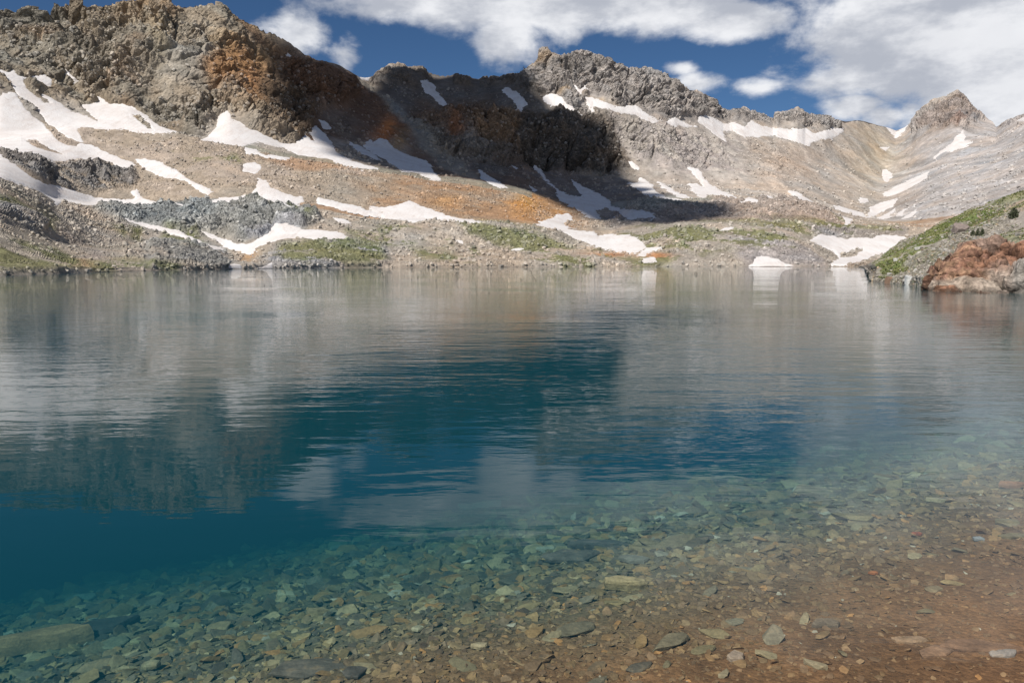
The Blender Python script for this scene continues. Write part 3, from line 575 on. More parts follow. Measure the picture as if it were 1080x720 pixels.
tag(mesh_np("grassy_bank", GP, grid_faces(*GP.shape[:2]), M_bank, ga, attrs={'rock': np.clip(rocky + .2, 0, 1)}), kind="structure")

# rusty outcrop
def outcrop(name, label, base, ledge, ledge2, top, back, x0, x1, step, colr, mat, seed, amp=.85):
    of = [base, ledge, ledge2, top, back, off2(back)]
    ox, oa, oY, oZ, sZ, sY, otr = loft(of, x0, x1, step, [60, 10, 90, 16, 8], [3] * 6, 5)
    Q = np.stack([oa[None] * sY, sY, sZ], -1)
    t = np.clip(np.minimum(np.arange(len(ox)), len(ox) - 1 - np.arange(len(ox))) / 26, 0, 1)[None] ** .8
    n = normals(Q); qx, qy = project(Q)
    a1, a2, ai = worley(Q + (fbm(Q, .5, 3, seed=9) - .5)[..., None] * 1.2, (.26, .26, .50), seed); b1, b2, bi = worley(Q, 1.1, seed + 2)
    d = np.minimum(a2 - a1, .5) * 1.0 + ai * .9 - .8 + np.minimum(b2 - b1, .35) * .5 + (fbm(Q, 1.2, 4, .6, seed=seed) - .5) * .55
    crack = sstep(.0, .09, a2 - a1)
    tq_ = (Q[..., 2] + .25 * Q[..., 0] + (fbm(Q, .4, 3, seed=7) - .5) * 3); f_ = tq_ / 1.3 - np.floor(tq_ / 1.3); d = d + np.where(f_ < .85, f_ / .85, (1 - f_) / .15) * .7 - (1 - crack) * .5; crack = crack * (.6 + .4 * sstep(.0, .12, f_))
    Q2 = Q + n * (d * amp)[..., None]; 
    Q2[..., 2] = Q2[..., 2] * t + (1 - t) * (-1.0)
    al = colr(qx, qy, Q2, ai, bi, crack)
    return tag(mesh_np(name, Q2, grid_faces(*Q2.shape[:2]), mat, al, attrs={'rock': np.ones(Q2.shape[:2])}), label, "rock outcrop")
def off2(l): return [(p[0], None, p[2] + 3, -1.5) for p in l]
def orange(qx, qy, Q, ai, bi, crack):
    al = np.ones(Q.shape) * C(.26, .14, .09)
    n = fbm(Q, .5, 4, .6, seed=91); n2 = fbm(Q, 1.4, 3, .6, seed=92); n3 = fbm(Q, .25, 3, seed=93)
    def p_(m, c, v):
        nonlocal al
        m = np.clip(m * v, 0, 1)[..., None]; al = al * (1 - m) + c * m
    p_(sstep(.45, .62, n), C(.31, .195, .125), .8); p_(sstep(.5, .62, n2), C(.20, .11, .08), .75)
    p_(sstep(.52, .65, n3), C(.26, .20, .165), .6)
    p_(sstep(1030, 1050, qx) * sstep(284, 292, qy), C(.33, .28, .235), .8); p_(sstep(1060, 1075, qx) * sstep(275, 285, qy), C(.25, .235, .21), .8)
    p_(sstep(298, 303, qy) * sstep(.4, .55, n), C(.32, .27, .22), .8)
    al *= (.45 + .55 * crack)[..., None] * (1 + (bi - .5) * .4)[..., None]
    al *= (1 - .55 * (1 - sstep(.05, .4, Q[..., 2])))[..., None]
    return al
outcrop("rock_outcrop", "rusty orange rock outcrop rising from the water on the right bank",
    [(976,None,46.5,-1.2),(985,None,45.0,-1.2),(1080,None,41.3,-1.2),(1180,None,39,-1.2)],
    [(976,298,50),(985,291,48.5),(1000,288,47.5),(1050,288,46),(1080,286,45),(1180,280,43)],
    [(976,297,51),(985,290.5,50.5),(1000,287,50),(1050,287,49),(1080,284,48),(1180,276,46)],
    [(976,297,52),(983,292,52.5),(992,284,53),(1003,276,54),(1014,268,54.5),(1024,262,55),(1035,260,55),(1047,261,54.5),(1053,265,54),(1059,262,53.5),(1070,263,53),(1080,266,52),(1120,265,50),(1180,288,47)],
    [(976,294,54),(1003,275,57),(1024,262,59),(1080,266,57),(1180,286,51)], 976, 1165, .45, orange, M_out, 6)

# ------------------------------------------------------------------ stones (shared shapes)
def stone_proto(seed, flat, jag=1.0, n=16):
    r = random.Random(seed); bm = bmesh.new()
    ax = r.uniform(.55, .95)
    for i in range(n):
        th = 2 * math.pi * (i + r.uniform(-.4, .4)) / n * (2 if i >= 0 else 1)
        rad = .5 * (1 - .35 * r.random() * jag); zz = r.choice((-1, 1)) * flat * .5 * r.uniform(.55, 1)
        bm.verts.new((math.cos(th) * rad, math.sin(th) * rad * ax, zz))
    bmesh.ops.convex_hull(bm, input=bm.verts)
    bmesh.ops.delete(bm, geom=[v for v in bm.verts if not v.link_faces], context='VERTS')
    bmesh.ops.bevel(bm, geom=list(bm.edges), offset=.018, segments=1, affect='EDGES', clamp_overlap=True)
    bmesh.ops.triangulate(bm, faces=bm.faces[:])
    me = bpy.data.meshes.new("stone"); bm.to_mesh(me); bm.free()
    V = np.zeros(len(me.vertices) * 3, np.float32); me.vertices.foreach_get("co", V)
    Fc = np.zeros(len(me.polygons) * 3, np.int32); me.polygons.foreach_get("vertices", Fc)
    return me, V.reshape(-1, 3), Fc.reshape(-1, 3)

def stone_mat(name, use_attr, cols=None, bump=.01, sc=14):
    T = NT(name); tc = T.n('ShaderNodeTexCoord').outputs['Object'] if use_attr else T.n('ShaderNodeTexCoord').outputs['Object']
    if use_attr: base = T.n('ShaderNodeAttribute', attribute_name="albedo").outputs['Color']
    else:
        oi = T.n('ShaderNodeObjectInfo').outputs['Random']; cr = T.n('ShaderNodeValToRGB'); T.l(oi, cr.inputs[0])
        cr.color_ramp.interpolation = 'LINEAR'
        e = cr.color_ramp.elements
        while len(e) < len(cols): e.new(.5)
        for i, c in enumerate(cols): e[i].position = i / (len(cols) - 1); e[i].color = (*c, 1)
        base = cr.outputs[0]
    geo = T.n('ShaderNodeNewGeometry').outputs['Position']
    n1 = T.noise(geo, sc, 4, .65); n2 = T.noise(geo, sc * 5, 3, .6)
    k = T.math('MULTIPLY', T.mapr(n1.outputs[0], .3, .7, .68, 1.3), T.mapr(n2.outputs[0], .3, .7, .8, 1.2))
    vm = T.n('ShaderNodeVectorMath', operation='SCALE'); T.l(base, vm.inputs[0]); T.l(k, vm.inputs['Scale'])
    rust = T.mix(T.mapr(n1.outputs[0], .58, .75, 0, .5), vm.outputs[0], (.30, .19, .09))
    bs = T.n('ShaderNodeBsdfPrincipled', _Roughness=.85); bs.inputs['Specular IOR Level'].default_value = .2
    T.l(rust, bs.inputs['Base Color'])
    b = T.n('ShaderNodeBump', _Strength=.7, _Distance=bump); T.l(T.math('ADD', n1.outputs[0], T.math('MULTIPLY', n2.outputs[0], .4)), b.inputs['Height']); T.l(b.outputs[0], bs.inputs['Normal'])
    T.out(bs.outputs[0]); return T.m
PAL = [(.215,.165,.085),(.16,.132,.078),(.28,.205,.10),(.12,.105,.075),(.23,.17,.095),(.16,.14,.10),(.31,.245,.14),(.08,.07,.055),(.26,.16,.07),(.14,.108,.07)]
M_grav = stone_mat("shale_gravel", True); M_slab = stone_mat("shale_stone", False, PAL)

# lake bed: shelf that falls away to the upper left
NX, NY = -.53, .848
def depth(X, Y):
    s = X * NX + Y * NY
    d = np.interp(s, [-30, -4, 0, .9, 1.3, 2.0, 3.0, 4.0, 5.0, 6.0, 7.0, 8, 10, 14, 20, 60, 400], [-6, -1.0, -.18, -.03, .02, .06, .16, .33, .54, .79, 1.08, 1.4, 2.1, 3.8, 7, 13, 20])
    return d
def bed_z(X, Y):
    P = np.stack([X, Y, X * 0], -1)
    d = depth(X, Y)
    return -d + (fbm(P, .8, 3, seed=101) - .5) * .14 * np.clip(np.abs(d) * 3, .1, 1) + (fbm(P, 4, 3, seed=102) - .5) * .035
def cam_xy(x, y, iters=12):                     # where a picture point meets the bed
    dx, dy, dz = ray(x, y); z = -.2
    for _ in range(iters):
        t = (CAMZ - z) / -dz; X, Y = dx * t, dy * t; z = float(bed_z(np.array([X]), np.array([Y]))[0])
    return float(X), float(Y), z

def bed_grid(X, Y):
    Xg, Yg = np.meshgrid(X, Y); Zg = bed_z(Xg, Yg)
    return np.stack([Xg, Yg, Zg], -1)
def bcol(Gd):
    d = depth(Gd[..., 0], Gd[..., 1]); n = fbm(Gd, 3, 3, seed=105); n2 = fbm(Gd, .7, 3, seed=106)
    c = np.ones(Gd.shape) * C(.16, .13, .08); t = (1 - sstep(.06, .3, d + (n2 - .5) * .12))[..., None]
    c = c * (1 - t) + C(.185, .098, .045) * t
    return c * (1 + (n - .5) * .8)[..., None]
def bedmat():
    T = NT("lake_bed_mud"); g = T.n('ShaderNodeNewGeometry').outputs['Position']
    a = T.n('ShaderNodeAttribute', attribute_name="albedo").outputs['Color']
    n1 = T.noise(g, 9, 5, .7); n2 = T.noise(g, 60, 4, .7)
    v = T.n('ShaderNodeTexVoronoi', _Scale=38.0); T.l(g, v.inputs['Vector']); sp = T.n('ShaderNodeSeparateColor'); T.l(v.outputs['Color'], sp.inputs[0])
    k = T.math('MULTIPLY', T.math('MULTIPLY', T.mapr(n1.outputs[0], .3, .7, .75, 1.2), T.mapr(n2.outputs[0], .3, .7, .75, 1.25)), T.mapr(sp.outputs[0], 0, 1, .8, 1.2))
    vm = T.n('ShaderNodeVectorMath', operation='SCALE'); T.l(a, vm.inputs[0]); T.l(k, vm.inputs['Scale'])
    bs = T.n('ShaderNodeBsdfPrincipled', _Roughness=.9); bs.inputs['Specular IOR Level'].default_value = .2; T.l(vm.outputs[0], bs.inputs['Base Color'])
    b = T.n('ShaderNodeBump', _Strength=.8, _Distance=.012); T.l(T.math('ADD', T.math('ADD', n1.outputs[0], n2.outputs[0]), T.math('MULTIPLY', v.outputs['Distance'], -.6)), b.inputs['Height']); T.l(b.outputs[0], bs.inputs['Normal'])
    T.out(bs.outputs[0]); return T.m
M_bed = bedmat()
Gd = bed_grid(np.concatenate([np.arange(-900, -40, 20), np.arange(-40, -8, 1.0), np.arange(-8, 14, .05), np.arange(14, 40, 1.), np.arange(40, 901, 20)]),
              np.concatenate([np.arange(-400, -20, 20.), np.arange(-20, 0, 1.), np.arange(0, 18, .05), np.arange(18, 60, 1.), np.arange(60, 600, 12.)]))
tag(mesh_np("lake_bed", Gd, grid_faces(*Gd.shape[:2]), M_bed, bcol(Gd), smooth=True), kind="structure")

protos = [stone_proto(i, random.uniform(.10, .27), 1.0, random.choice((12, 14, 18))) for i in range(22)]
def rotm(ax, ay, az):
    ca, sa, cb, sb, cc_, sc_ = np.cos(ax), np.sin(ax), np.cos(ay), np.sin(ay), np.cos(az), np.sin(az)
    R = np.zeros((len(ax), 3, 3))
    R[:, 0, 0] = cc_ * cb; R[:, 0, 1] = cc_ * sb * sa - sc_ * ca; R[:, 0, 2] = cc_ * sb * ca + sc_ * sa
    R[:, 1, 0] = sc_ * cb; R[:, 1, 1] = sc_ * sb * sa + cc_ * ca; R[:, 1, 2] = sc_ * sb * ca - cc_ * sa
    R[:, 2, 0] = -sb; R[:, 2, 1] = cb * sa; R[:, 2, 2] = cb * ca
    return R
def scatter_mesh(name, X, Y, Z, S, tilt, colr, label, cat, mat, prot):
    Vs, Fs, Cs = [], [], []; off_ = 0
    pick = RNG.integers(0, len(prot), len(X)); R = rotm(RNG.normal(0, tilt, len(X)), RNG.normal(0, tilt, len(X)), RNG.random(len(X)) * 6.283)
    for k, (me, V, Fc) in enumerate(prot):
        q = np.where(pick == k)[0]
        if not len(q): continue
        W = np.einsum('nij,vj->nvi', R[q], V) * S[q][:, None, None] + np.stack([X[q], Y[q], Z[q]], -1)[:, None, :]
        Vs.append(W.reshape(-1, 3)); Fs.append((Fc[None] + (np.arange(len(q)) * len(V))[:, None, None] + off_).reshape(-1, 3)); off_ += W.shape[0] * W.shape[1]
        Cs.append(np.repeat(colr[q], len(V), 0))
    return tag(mesh_np(name, np.concatenate(Vs), np.concatenate(Fs), mat, np.concatenate(Cs)), label, cat, kind="stuff")

# sample bed points in the seen wedge, denser near
def sample_bed(n, ymin=1.6, ymax=16):
    Y = ymin * (ymax / ymin) ** RNG.random(n); X = (RNG.random(n) * 2 - 1) * (Y * .74 + .5)
    return X, Y
nG = 62000
X, Y = sample_bed(nG); Xe = RNG.random(14000) * 9 + 1; Ye = RNG.random(14000) * 9 - .5; oe = Xe > Ye * .74 + .3; X = np.concatenate([X, Xe[oe]]); Y = np.concatenate([Y, Ye[oe]]); nG = len(X); s = X * NX + Y * NY; d = depth(X, Y)
keep = (d < 1.7) & (RNG.random(nG) < np.clip(.2 + (s - 1.6) * .55, .2, 1))
X, Y, d = X[keep], Y[keep], d[keep]
S = .020 + .045 * RNG.random(len(X)) ** 2 + .08 * RNG.random(len(X)) ** 7; S *= np.clip(.6 + np.abs(d) * 1.9, .6, 1.5) * np.clip(Y / 4, .85, 2.2)
pal = np.array(PAL); cc_ = pal[RNG.integers(0, len(PAL), len(X))]; 
muddy = (1 - sstep(.05, .35, d))[:, None]; cc_ = cc_ * (1 - muddy * .75) + C(.195, .108, .052) * muddy * .75
rs = RNG.random(len(X)); cc_[rs < .02] = (.34, .18, .07); cc_[(rs > .03) & (rs < .045)] = (.36, .32, .24); cc_ = cc_ * (.75 + .5 * RNG.random((len(X), 1)))
scatter_mesh("gravel", X, Y, bed_z(X, Y) + S * .03, S, .30, cc_, "small flat shale chips covering the shallow lake bed", "gravel", M_grav, protos)

# individually built stones: the hero slabs first
def hero(px_, py_, wpx, asp, thick, rot, tilt, colr, label, seed, name="stone", bri=.66):
    x, y, z = cam_xy(px_, py_); dist = math.sqrt(x * x + y * y + (CAMZ - z) ** 2)
    w = wpx * dist / F
    thick *= .6; r = random.Random(seed); bm = bmesh.new(); n = r.choice((5, 6, 7)); pts = []
    for i in range(n):
        th = 2 * math.pi * (i + r.uniform(-.3, .3)) / n; rad = .5 * (1 - .25 * r.random())
        # squarish outline
        c_, s_ = math.cos(th), math.sin(th); q = 1.12; pts.append((c_ * rad * q * w, s_ * rad * q * w * asp))
    for p in pts: bm.verts.new((p[0] * r.uniform(.86, .97), p[1] * r.uniform(.82, .97), thick * w * r.uniform(.6, 1.15)))
    for p in pts: bm.verts.new((p[0], p[1], -thick * w * .5)); 
    for p in pts: bm.verts.new((p[0] * 1.02, p[1] * 1.02, thick * w * r.uniform(.2, .55)))
    bmesh.ops.convex_hull(bm, input=bm.verts); bmesh.ops.delete(bm, geom=[v for v in bm.verts if not v.link_faces], context='VERTS')
    bmesh.ops.triangulate(bm, faces=bm.faces[:]); bmesh.ops.subdivide_edges(bm, edges=bm.edges[:], cuts=3, use_grid_fill=True)
    V = np.array([v.co[:] for v in bm.verts]); off_ = (fbm(V / w, 5.0, 4, .65, seed=seed) - .5) * w * .05
    bm.normal_update()
    for v, o_ in zip(bm.verts, off_): v.co += v.normal * float(o_)
    me = bpy.data.meshes.new(name); bm.to_mesh(me); bm.free()
    Vc = np.array([v.co[:] for v in me.vertices]); a = me.attributes.new("albedo", 'FLOAT_COLOR', 'POINT')
    n_ = fbm(Vc / w, 3., 3, seed=seed + 3); cN = np.ones((len(Vc), 4), np.float32); cN[:, :3] = np.array(colr) * bri * (1 + (n_ - .5) * .7)[:, None]; a.data.foreach_set("color", cN.ravel())
    me.materials.append(M_grav); o = bpy.data.objects.new(name, me); COL.objects.link(o)
    o.location = (x, y, z + thick * w * .3 + .02 * min(1, -z / .3) * (z < -.08)); o.rotation_euler = (tilt[0], tilt[1], rot)
    return tag(o, label, "stone")
TAN, OLV, DRK, OCH, PALE = (.40,.33,.20), (.25,.25,.19), (.105,.10,.09), (.46,.25,.09), (.46,.42,.33)
hero(513, 537, 62, .55, .12, .35, (0, .08), (.42,.34,.25), "large tan slab lying deepest, at the edge of the blue water", 1, "shale_slab", bri=1.0)
hero(42, 686, 84, .36, .2, .42, (-.3, 0), (.40,.26,.13), "big tan boulder with a sharp ridge in the lower left corner", 2, "boulder", bri=.8)
hero(105, 668, 60, .5, .14, .6, (0, 0), DRK, "dark brown slab leaning against the big tan boulder", 3, "shale_slab")
hero(325, 709, 96, .36, .05, .1, (0, 0), (.17,.14,.11), "wide dark flat slab at the bottom edge left of centre", 4, "shale_slab")
hero(12, 600, 50, .5, .1, .3, (0,0), (.14,.15,.13), "dim slab sunk in the blue water at the left edge", 5, "shale_slab")
hero(85, 634, 26, .8, .12, .3, (0,0), PALE, "pale square slab above the big tan boulder", 6, "shale_slab")
hero(603, 590, 60, .45, .1, .05, (.12,0), (.20,.18,.15), "broad grey brown slab in the dark slab cluster at centre right", 7, "shale_slab")
hero(628, 579, 70, .22, .1, -.12, (0,0), (.14,.13,.115), "long dark slate edge topping the dark slab cluster", 8, "shale_slab")
hero(668, 593, 30, .6, .16, -.1, (0,0), (.27,.25,.20), "grey block right of the dark slab cluster", 9, "shale_slab")
hero(661, 621, 42, .35, .3, -.1, (.15,0), (.52,.40,.22), "chunky ochre block with a black crack below it", 10, "shale_block")
hero(655, 561, 16, .6, .25, -.2, (0,0), (.50,.23,.06), "bright orange stone touching a pale yellow one", 11)
hero(671, 563, 18, .5, .22, -.1, (0,0), (.50,.43,.27), "pale yellow stone touching the bright orange one", 12)
hero(871, 661, 30, .42, .22, 0, (0,0), (.25,.19,.13), "smooth brown lens shaped stone on the mud at lower right", 13)
hero(777, 695, 19, .8, .3, .4, (0,0), (.42,.32,.24), "pale angular block on the mud near the bottom edge", 14)
hero(1031, 570, 13, .5, .25, 0, (0,0), (.30,.32,.33), "blue grey pebble on the brown mud at right", 15)
hero(1068, 514, 22, .5, .25, 0, (0,0), (.50,.24,.13), "reddish stone at the right edge of the shallows", 16)
hero(966, 565, 11, .5, .25, 0, (0,0), (.45,.12,.06), "small brick red stone in the shallows", 17)
hero(921, 606, 9, .6, .3, 0, (0,0), (.48,.17,.06), "tiny orange red pebble on the muddy shallows", 18)
hero(506, 684, 18, .6, .25, 0, (0,0), (.50,.40,.25), "cream wedge of stone near the bottom centre", 19)
hero(441, 666, 13, .7, .3, 0, (0,0), (.5,.45,.3), "small pale rounded pebble left of the cream wedge", 20)
hero(302, 633, 24, .4, .3, -.4, (0,0), (.50,.45,.3), "pale yellow oblong stone in the teal shallows", 21)
hero(335, 651, 26, .35, .3, -.15, (0,0), (.44,.33,.18), "tan and orange oblong stone right of the pale yellow one", 22)
hero(374, 712, 24, .8, .16, .2, (0, 0), (.14,.12,.10), "dark brown stone at the bottom edge beside the wide dark slab", 23)
hero(120, 682, 26, .8, .12, .5, (0,0), (.33,.31,.2), "pale triangular slab right of the big tan boulder", 24, "shale_slab")
hero(147, 680, 17, .7, .2, .1, (0,0), (.46,.40,.22), "small yellowish chip right of the pale triangular slab", 25)
hero(160, 706, 17, .7, .3, .1, (0,0), (.42,.36,.22), "yellowish pebble near the bottom left edge", 26)
hero(1035, 683, 70, .3, .06, -.15, (0,0), (.28,.165,.095), "thin brown plate with black cracks at the lower right edge", 27, "shale_slab")
hero(990, 688, 40, .45, .08, .2, (0,0), (.33,.20,.12), "thin tan plate with cracked edge at lower right", 28, "shale_slab")
hero(960, 676, 36, .3, .1, 0, (0,0), (.42,.28,.17), "long thin tan flake on the brown mud", 29, "shale_slab")
hero(1060, 690, 26, .5, .15, .2, (0,0), (.36,.32,.28), "grey flake on the brown plate at the right edge", 30)
hero(200, 600, 44, .45, .1, .3, (0,0), (.13,.14,.12), "dark slab in the teal water left of centre", 31, "shale_slab")
hero(410, 580, 50, .5, .07, .3, (0,0), (.22,.22,.18), "faint olive slab in the teal shallows left of centre", 32, "shale_slab")

# other large stones, one object each
cols_grp = "flat shale stones on the shallow lake bed"
mobj = []
Xs, Ys = sample_bed(1400, 2.6, 13); ds = depth(Xs, Ys); cnt = 0
for x, y, dd in zip(Xs, Ys, ds):
    if cnt >= 265: break
    if dd > 1.9 or dd < .05 or abs(x) > y * .70: continue
    k = cnt % len(protos); me = protos[k][0]
    if not me.materials: me.materials.append(M_slab)
    o = bpy.data.objects.new("stone", me); COL.objects.link(o)
    sz = random.uniform(.12, .27) * (1 + .5 * (random.random() < .12)) * min(1.7, max(.85, y / 4.5)) * (.6 + .4 * min(1, dd / .25))
    z = float(bed_z(np.array([x]), np.array([y]))[0])
    o.location = (x, y, z + sz * .05); o.scale = (sz, sz * random.uniform(.5, .85), sz * random.uniform(.5, .85))
    o.rotation_euler = (random.gauss(0, .12), random.gauss(0, .12), random.gauss(.3, .6))
    tag(o, "flat angular shale stone lying among the gravel under shallow water", "stone", cols_grp); cnt += 1

# ------------------------------------------------------------------ boulders, rubble and shrubs on the right bank
def bvh_of(nm):
    o = bpy.data.objects[nm]; dg = None
    from mathutils.bvhtree import BVHTree
    return BVHTree.FromPolygons([tuple(v.co) for v in o.data.vertices], [tuple(p.vertices) for p in o.data.polygons])
from mathutils.bvhtree import BVHTree
bank_bvh = bvh_of("grassy_bank")
bprot = [stone_proto(100 + i, random.uniform(.5, .8), .9, 20) for i in range(12)]
M_bould = stone_mat("bank_boulder_stone", False, [(.26,.25,.23),(.36,.34,.31),(.22,.21,.19),(.31,.27,.22),(.42,.40,.37),(.28,.22,.17)], .04, 3)
M_rub = stone_mat("rubble_stone", True, None, .04, 3)
def cast(x, y, bvh):
    dx, dy, dz = ray(x, y); h = bvh.ray_cast(Vector((0, 0, CAMZ)), Vector((float(dx), float(dy), float(dz))).normalized())
    return h[0]
def place_boulder(p, sz, label, grp, name="boulder", colr=None):
    k = random.randrange(len(bprot)); me = bprot[k][0]
    if colr:
        me = me.copy(); me.materials.clear(); me.materials.append(M_rub); a = me.attributes.new("albedo", 'FLOAT_COLOR', 'POINT')
        a.data.foreach_set("color", [c for _ in me.vertices for c in (*colr, 1)])
    elif not me.materials: me.materials.append(M_bould)
    o = bpy.data.objects.new(name, me); COL.objects.link(o); o.location = (p.x, p.y, p.z + sz * .12)
    o.scale = (sz, sz * random.uniform(.8, 1), sz * random.uniform(.7, 1)); o.rotation_euler = (random.gauss(0, .25), random.gauss(0, .25), random.random() * 6.28)
    return tag(o, label, "boulder", grp)
n = 0; tries = 0
while n < 80 and tries < 4000:
    tries += 1; x = random.uniform(920, 1085); y = random.uniform(235, 304)
    if x > 985 and y > 256 - 0 and x > 985 + (y < 290) * (290 - y) * .8: continue
    p = cast(x, y, bank_bvh)
    if p is None or p.z < .1 or p.y > 180: continue
    if abs((y - 290) + (x - 965) * .75) > 14 and random.random() < .75: continue
    place_boulder(p, random.uniform(.25, .6) * (p.y / 75) ** .8, "pale grey boulder strewn over the grassy right bank", "boulders strewn on the right bank"); n += 1
for (x, y, s_, lb, cl) in [(1013, 245, 3.0, "grey brown pyramid shaped boulder in the grass, largest on the right bank", (.22, .18, .16)), (958, 298, 1.2, "white boulder at the waterline of the right bank", (.5, .5, .48)), (945, 276, 1.1, "white boulder alone in the green grass near the bank's left end", (.48, .47, .44)), (968, 263, 1.0, "pale boulder on the grass strip halfway up the bank", (.4, .39, .36)), (937, 298, 1.0, "brown boulder in the water at the bank's left tip", (.2, .13, .09)), (922, 284, 1.3, "dark boulder at the leftmost tip of the grassy bank", (.09, .09, .08))]:
    p = cast(x, y, bank_bvh)
    if p: o = place_boulder(p, s_, lb, None, colr=cl)
# rubble stuff on bank
pts = []
for _ in range(9000):
    x = random.uniform(915, 1095); y = random.uniform(215, 306); p = cast(x, y, bank_bvh)
    if p is None or p.z < .05 or (x > 978 and y > 304 - (x - 978) * 1.1 and y > 258): continue
    pts.append((p.x, p.y, p.z, x, y))
pts = np.array(pts); gsel = RNG.random(len(pts)) < np.where(np.abs((pts[:, 4] - 290) + (pts[:, 3] - 965) * .75) < 12, .6, np.where(pts[:, 4] > 285, .4, .10)); pts = pts[gsel]
Sz = (.10 + .16 * RNG.random(len(pts)) ** 2) * (pts[:, 1] / 60) ** .9
scatter_mesh("rubble", pts[:, 0], pts[:, 1], pts[:, 2] + Sz * .1, Sz, .4, np.array([(.22,.20,.165),(.34,.31,.26),(.17,.155,.12),(.28,.22,.15),(.16,.165,.11)])[RNG.integers(0, 5, len(pts))] * (.7 + .6 * RNG.random((len(pts), 1))), "small grey rubble scattered over the grassy bank", "rubble", M_rub, bprot)

def far_rubble(nm, k0, k1, n, s0, s1, label, w=None):
    rr = np.where((tr > k0) & (tr < k1))[0]; i = RNG.choice(rr, n * 3); j = RNG.integers(30, nc - 10, n * 3)
    okm = (snowm[i, j] < -.5) & (P0[i, j, 2] > .1) & (RNG.random(n * 3) < (.25 + .75 * sstep(.42, .6, brk[i, j])))
    i, j = i[okm][:n], j[okm][:n]; p = P0[i, j]; S_r = (s0 + (s1 - s0) * RNG.random(len(i)) ** 3) * np.clip(p[:, 1] / 330, .35, 1.3)
    c_ = alb[i, j] * (.95 + .7 * RNG.random((len(i), 1))); c_ = c_ * .7 + .3 * np.array([(.3, .29, .27)]) * (.8 + .8 * RNG.random((len(i), 1)))
    scatter_mesh(nm, p[:, 0], p[:, 1], p[:, 2] + S_r * .12, S_r, .5, c_, label, "rubble", M_rub, bprot)
far_rubble("rubble", 1.15, 5.0, 6500, .5, 2.6, "broken rocks littering the far shore below the moraine")
far_rubble("rubble", 1.1, 1.6, 500, .4, 2.4, "wet rocks lined up along the far waterline")
far_rubble("rubble", 5.2, 7.1, 6500, .5, 1.9, "loose boulders and rubble covering the moraine slope")

far_rubble("rubble", 7.2, 9.6, 7000, 1.0, 3.6, "scattered blocks on the scree below the ridge")

# grass tufts on the bank
gt = []
cand = np.argwhere((grass > .45) & (gx > 912) & (gx < 1100) & (gy > 195)); cand = cand[RNG.integers(0, len(cand), 7000)]
pc = GP[cand[:, 0], cand[:, 1]]; nb = len(pc)
th = RNG.random((nb, 3)) * 6.28; hh_ = (.05 + .10 * RNG.random((nb, 3))) * np.clip(pc[:, 1:2] / 80, .7, 1.8)
base = pc[:, None, :] + np.stack([np.cos(th) * .08, np.sin(th) * .08, th * 0], -1)
side = np.stack([-np.sin(th), np.cos(th), th * 0], -1) * .07 * np.clip(pc[:, 1:2, None] / 80, .7, 1.8)
tip = base + np.stack([np.cos(th) * .08, np.sin(th) * .08, hh_], -1)
V_ = np.stack([base - side, base + side, tip], 2).reshape(-1, 3)
cg = np.repeat(np.array([(.14, .16, .055), (.19, .195, .075), (.12, .155, .045), (.22, .21, .10)])[RNG.integers(0, 4, nb)], 9, 0)
tag(mesh_np("grass", V_, np.arange(len(V_)).reshape(-1, 3), M_bank, cg), "short green alpine grass on the right bank", "grass", kind="stuff")

# shrubs
def leaf_mat():
    T = NT("dark_conifer_foliage"); g = T.n('ShaderNodeNewGeometry').outputs['Position']; n = T.noise(g, 6, 2)
    c = T.mix(n.outputs[0], (.04, .05, .025), (.09, .10, .05)); bs = T.n('ShaderNodeBsdfPrincipled', _Roughness=.8); T.l(c, bs.inputs['Base Color']); T.out(bs.outputs[0]); return T.m
M_leaf = leaf_mat()
def shrub(x, y, w, h, label, seed):
    p = cast(x, y, bank_bvh)
    if not p: return
    r = np.random.default_rng(seed); n = 900
    th = r.random(n) * 6.283; u = r.random(n) ** .5; zz = r.random(n); lob = 1 + .35 * np.sin(th * 3 + seed) + .2 * np.sin(th * 5)
    rad = w * .5 * u * lob * np.sqrt(np.clip(1 - zz ** 2, .05, 1)); c = np.stack([np.cos(th) * rad, np.sin(th) * rad, zz * h * (.75 + .5 * r.random(n))], -1)
    dirs = r.normal(size=(n, 2, 3)); dirs /= np.linalg.norm(dirs, axis=-1, keepdims=True); sz = w * .09 * (.5 + r.random((n, 1)))
    V = np.stack([c - dirs[:, 0] * sz, c + dirs[:, 0] * sz, c + dirs[:, 1] * sz * 1.2], 1).reshape(-1, 3)
    o = mesh_np("shrub", V, np.arange(n * 3).reshape(-1, 3), M_leaf); o.location = (p.x, p.y, p.z - .1); tag(o, label, "shrub", "dark shrubs on the right bank")
shrub(1069, 230, 1.3, 1.2, "dark round shrub by the rocks high at the right edge of the bank", 1)
shrub(1026, 249, .6, .7, "left dark shrub of the low row beside the pyramid boulder", 2)
shrub(1031, 249, .6, .9, "middle dark shrub of the low row beside the pyramid boulder", 3)
shrub(1036, 248, .6, .75, "right dark shrub of the low row beside the pyramid boulder", 4)

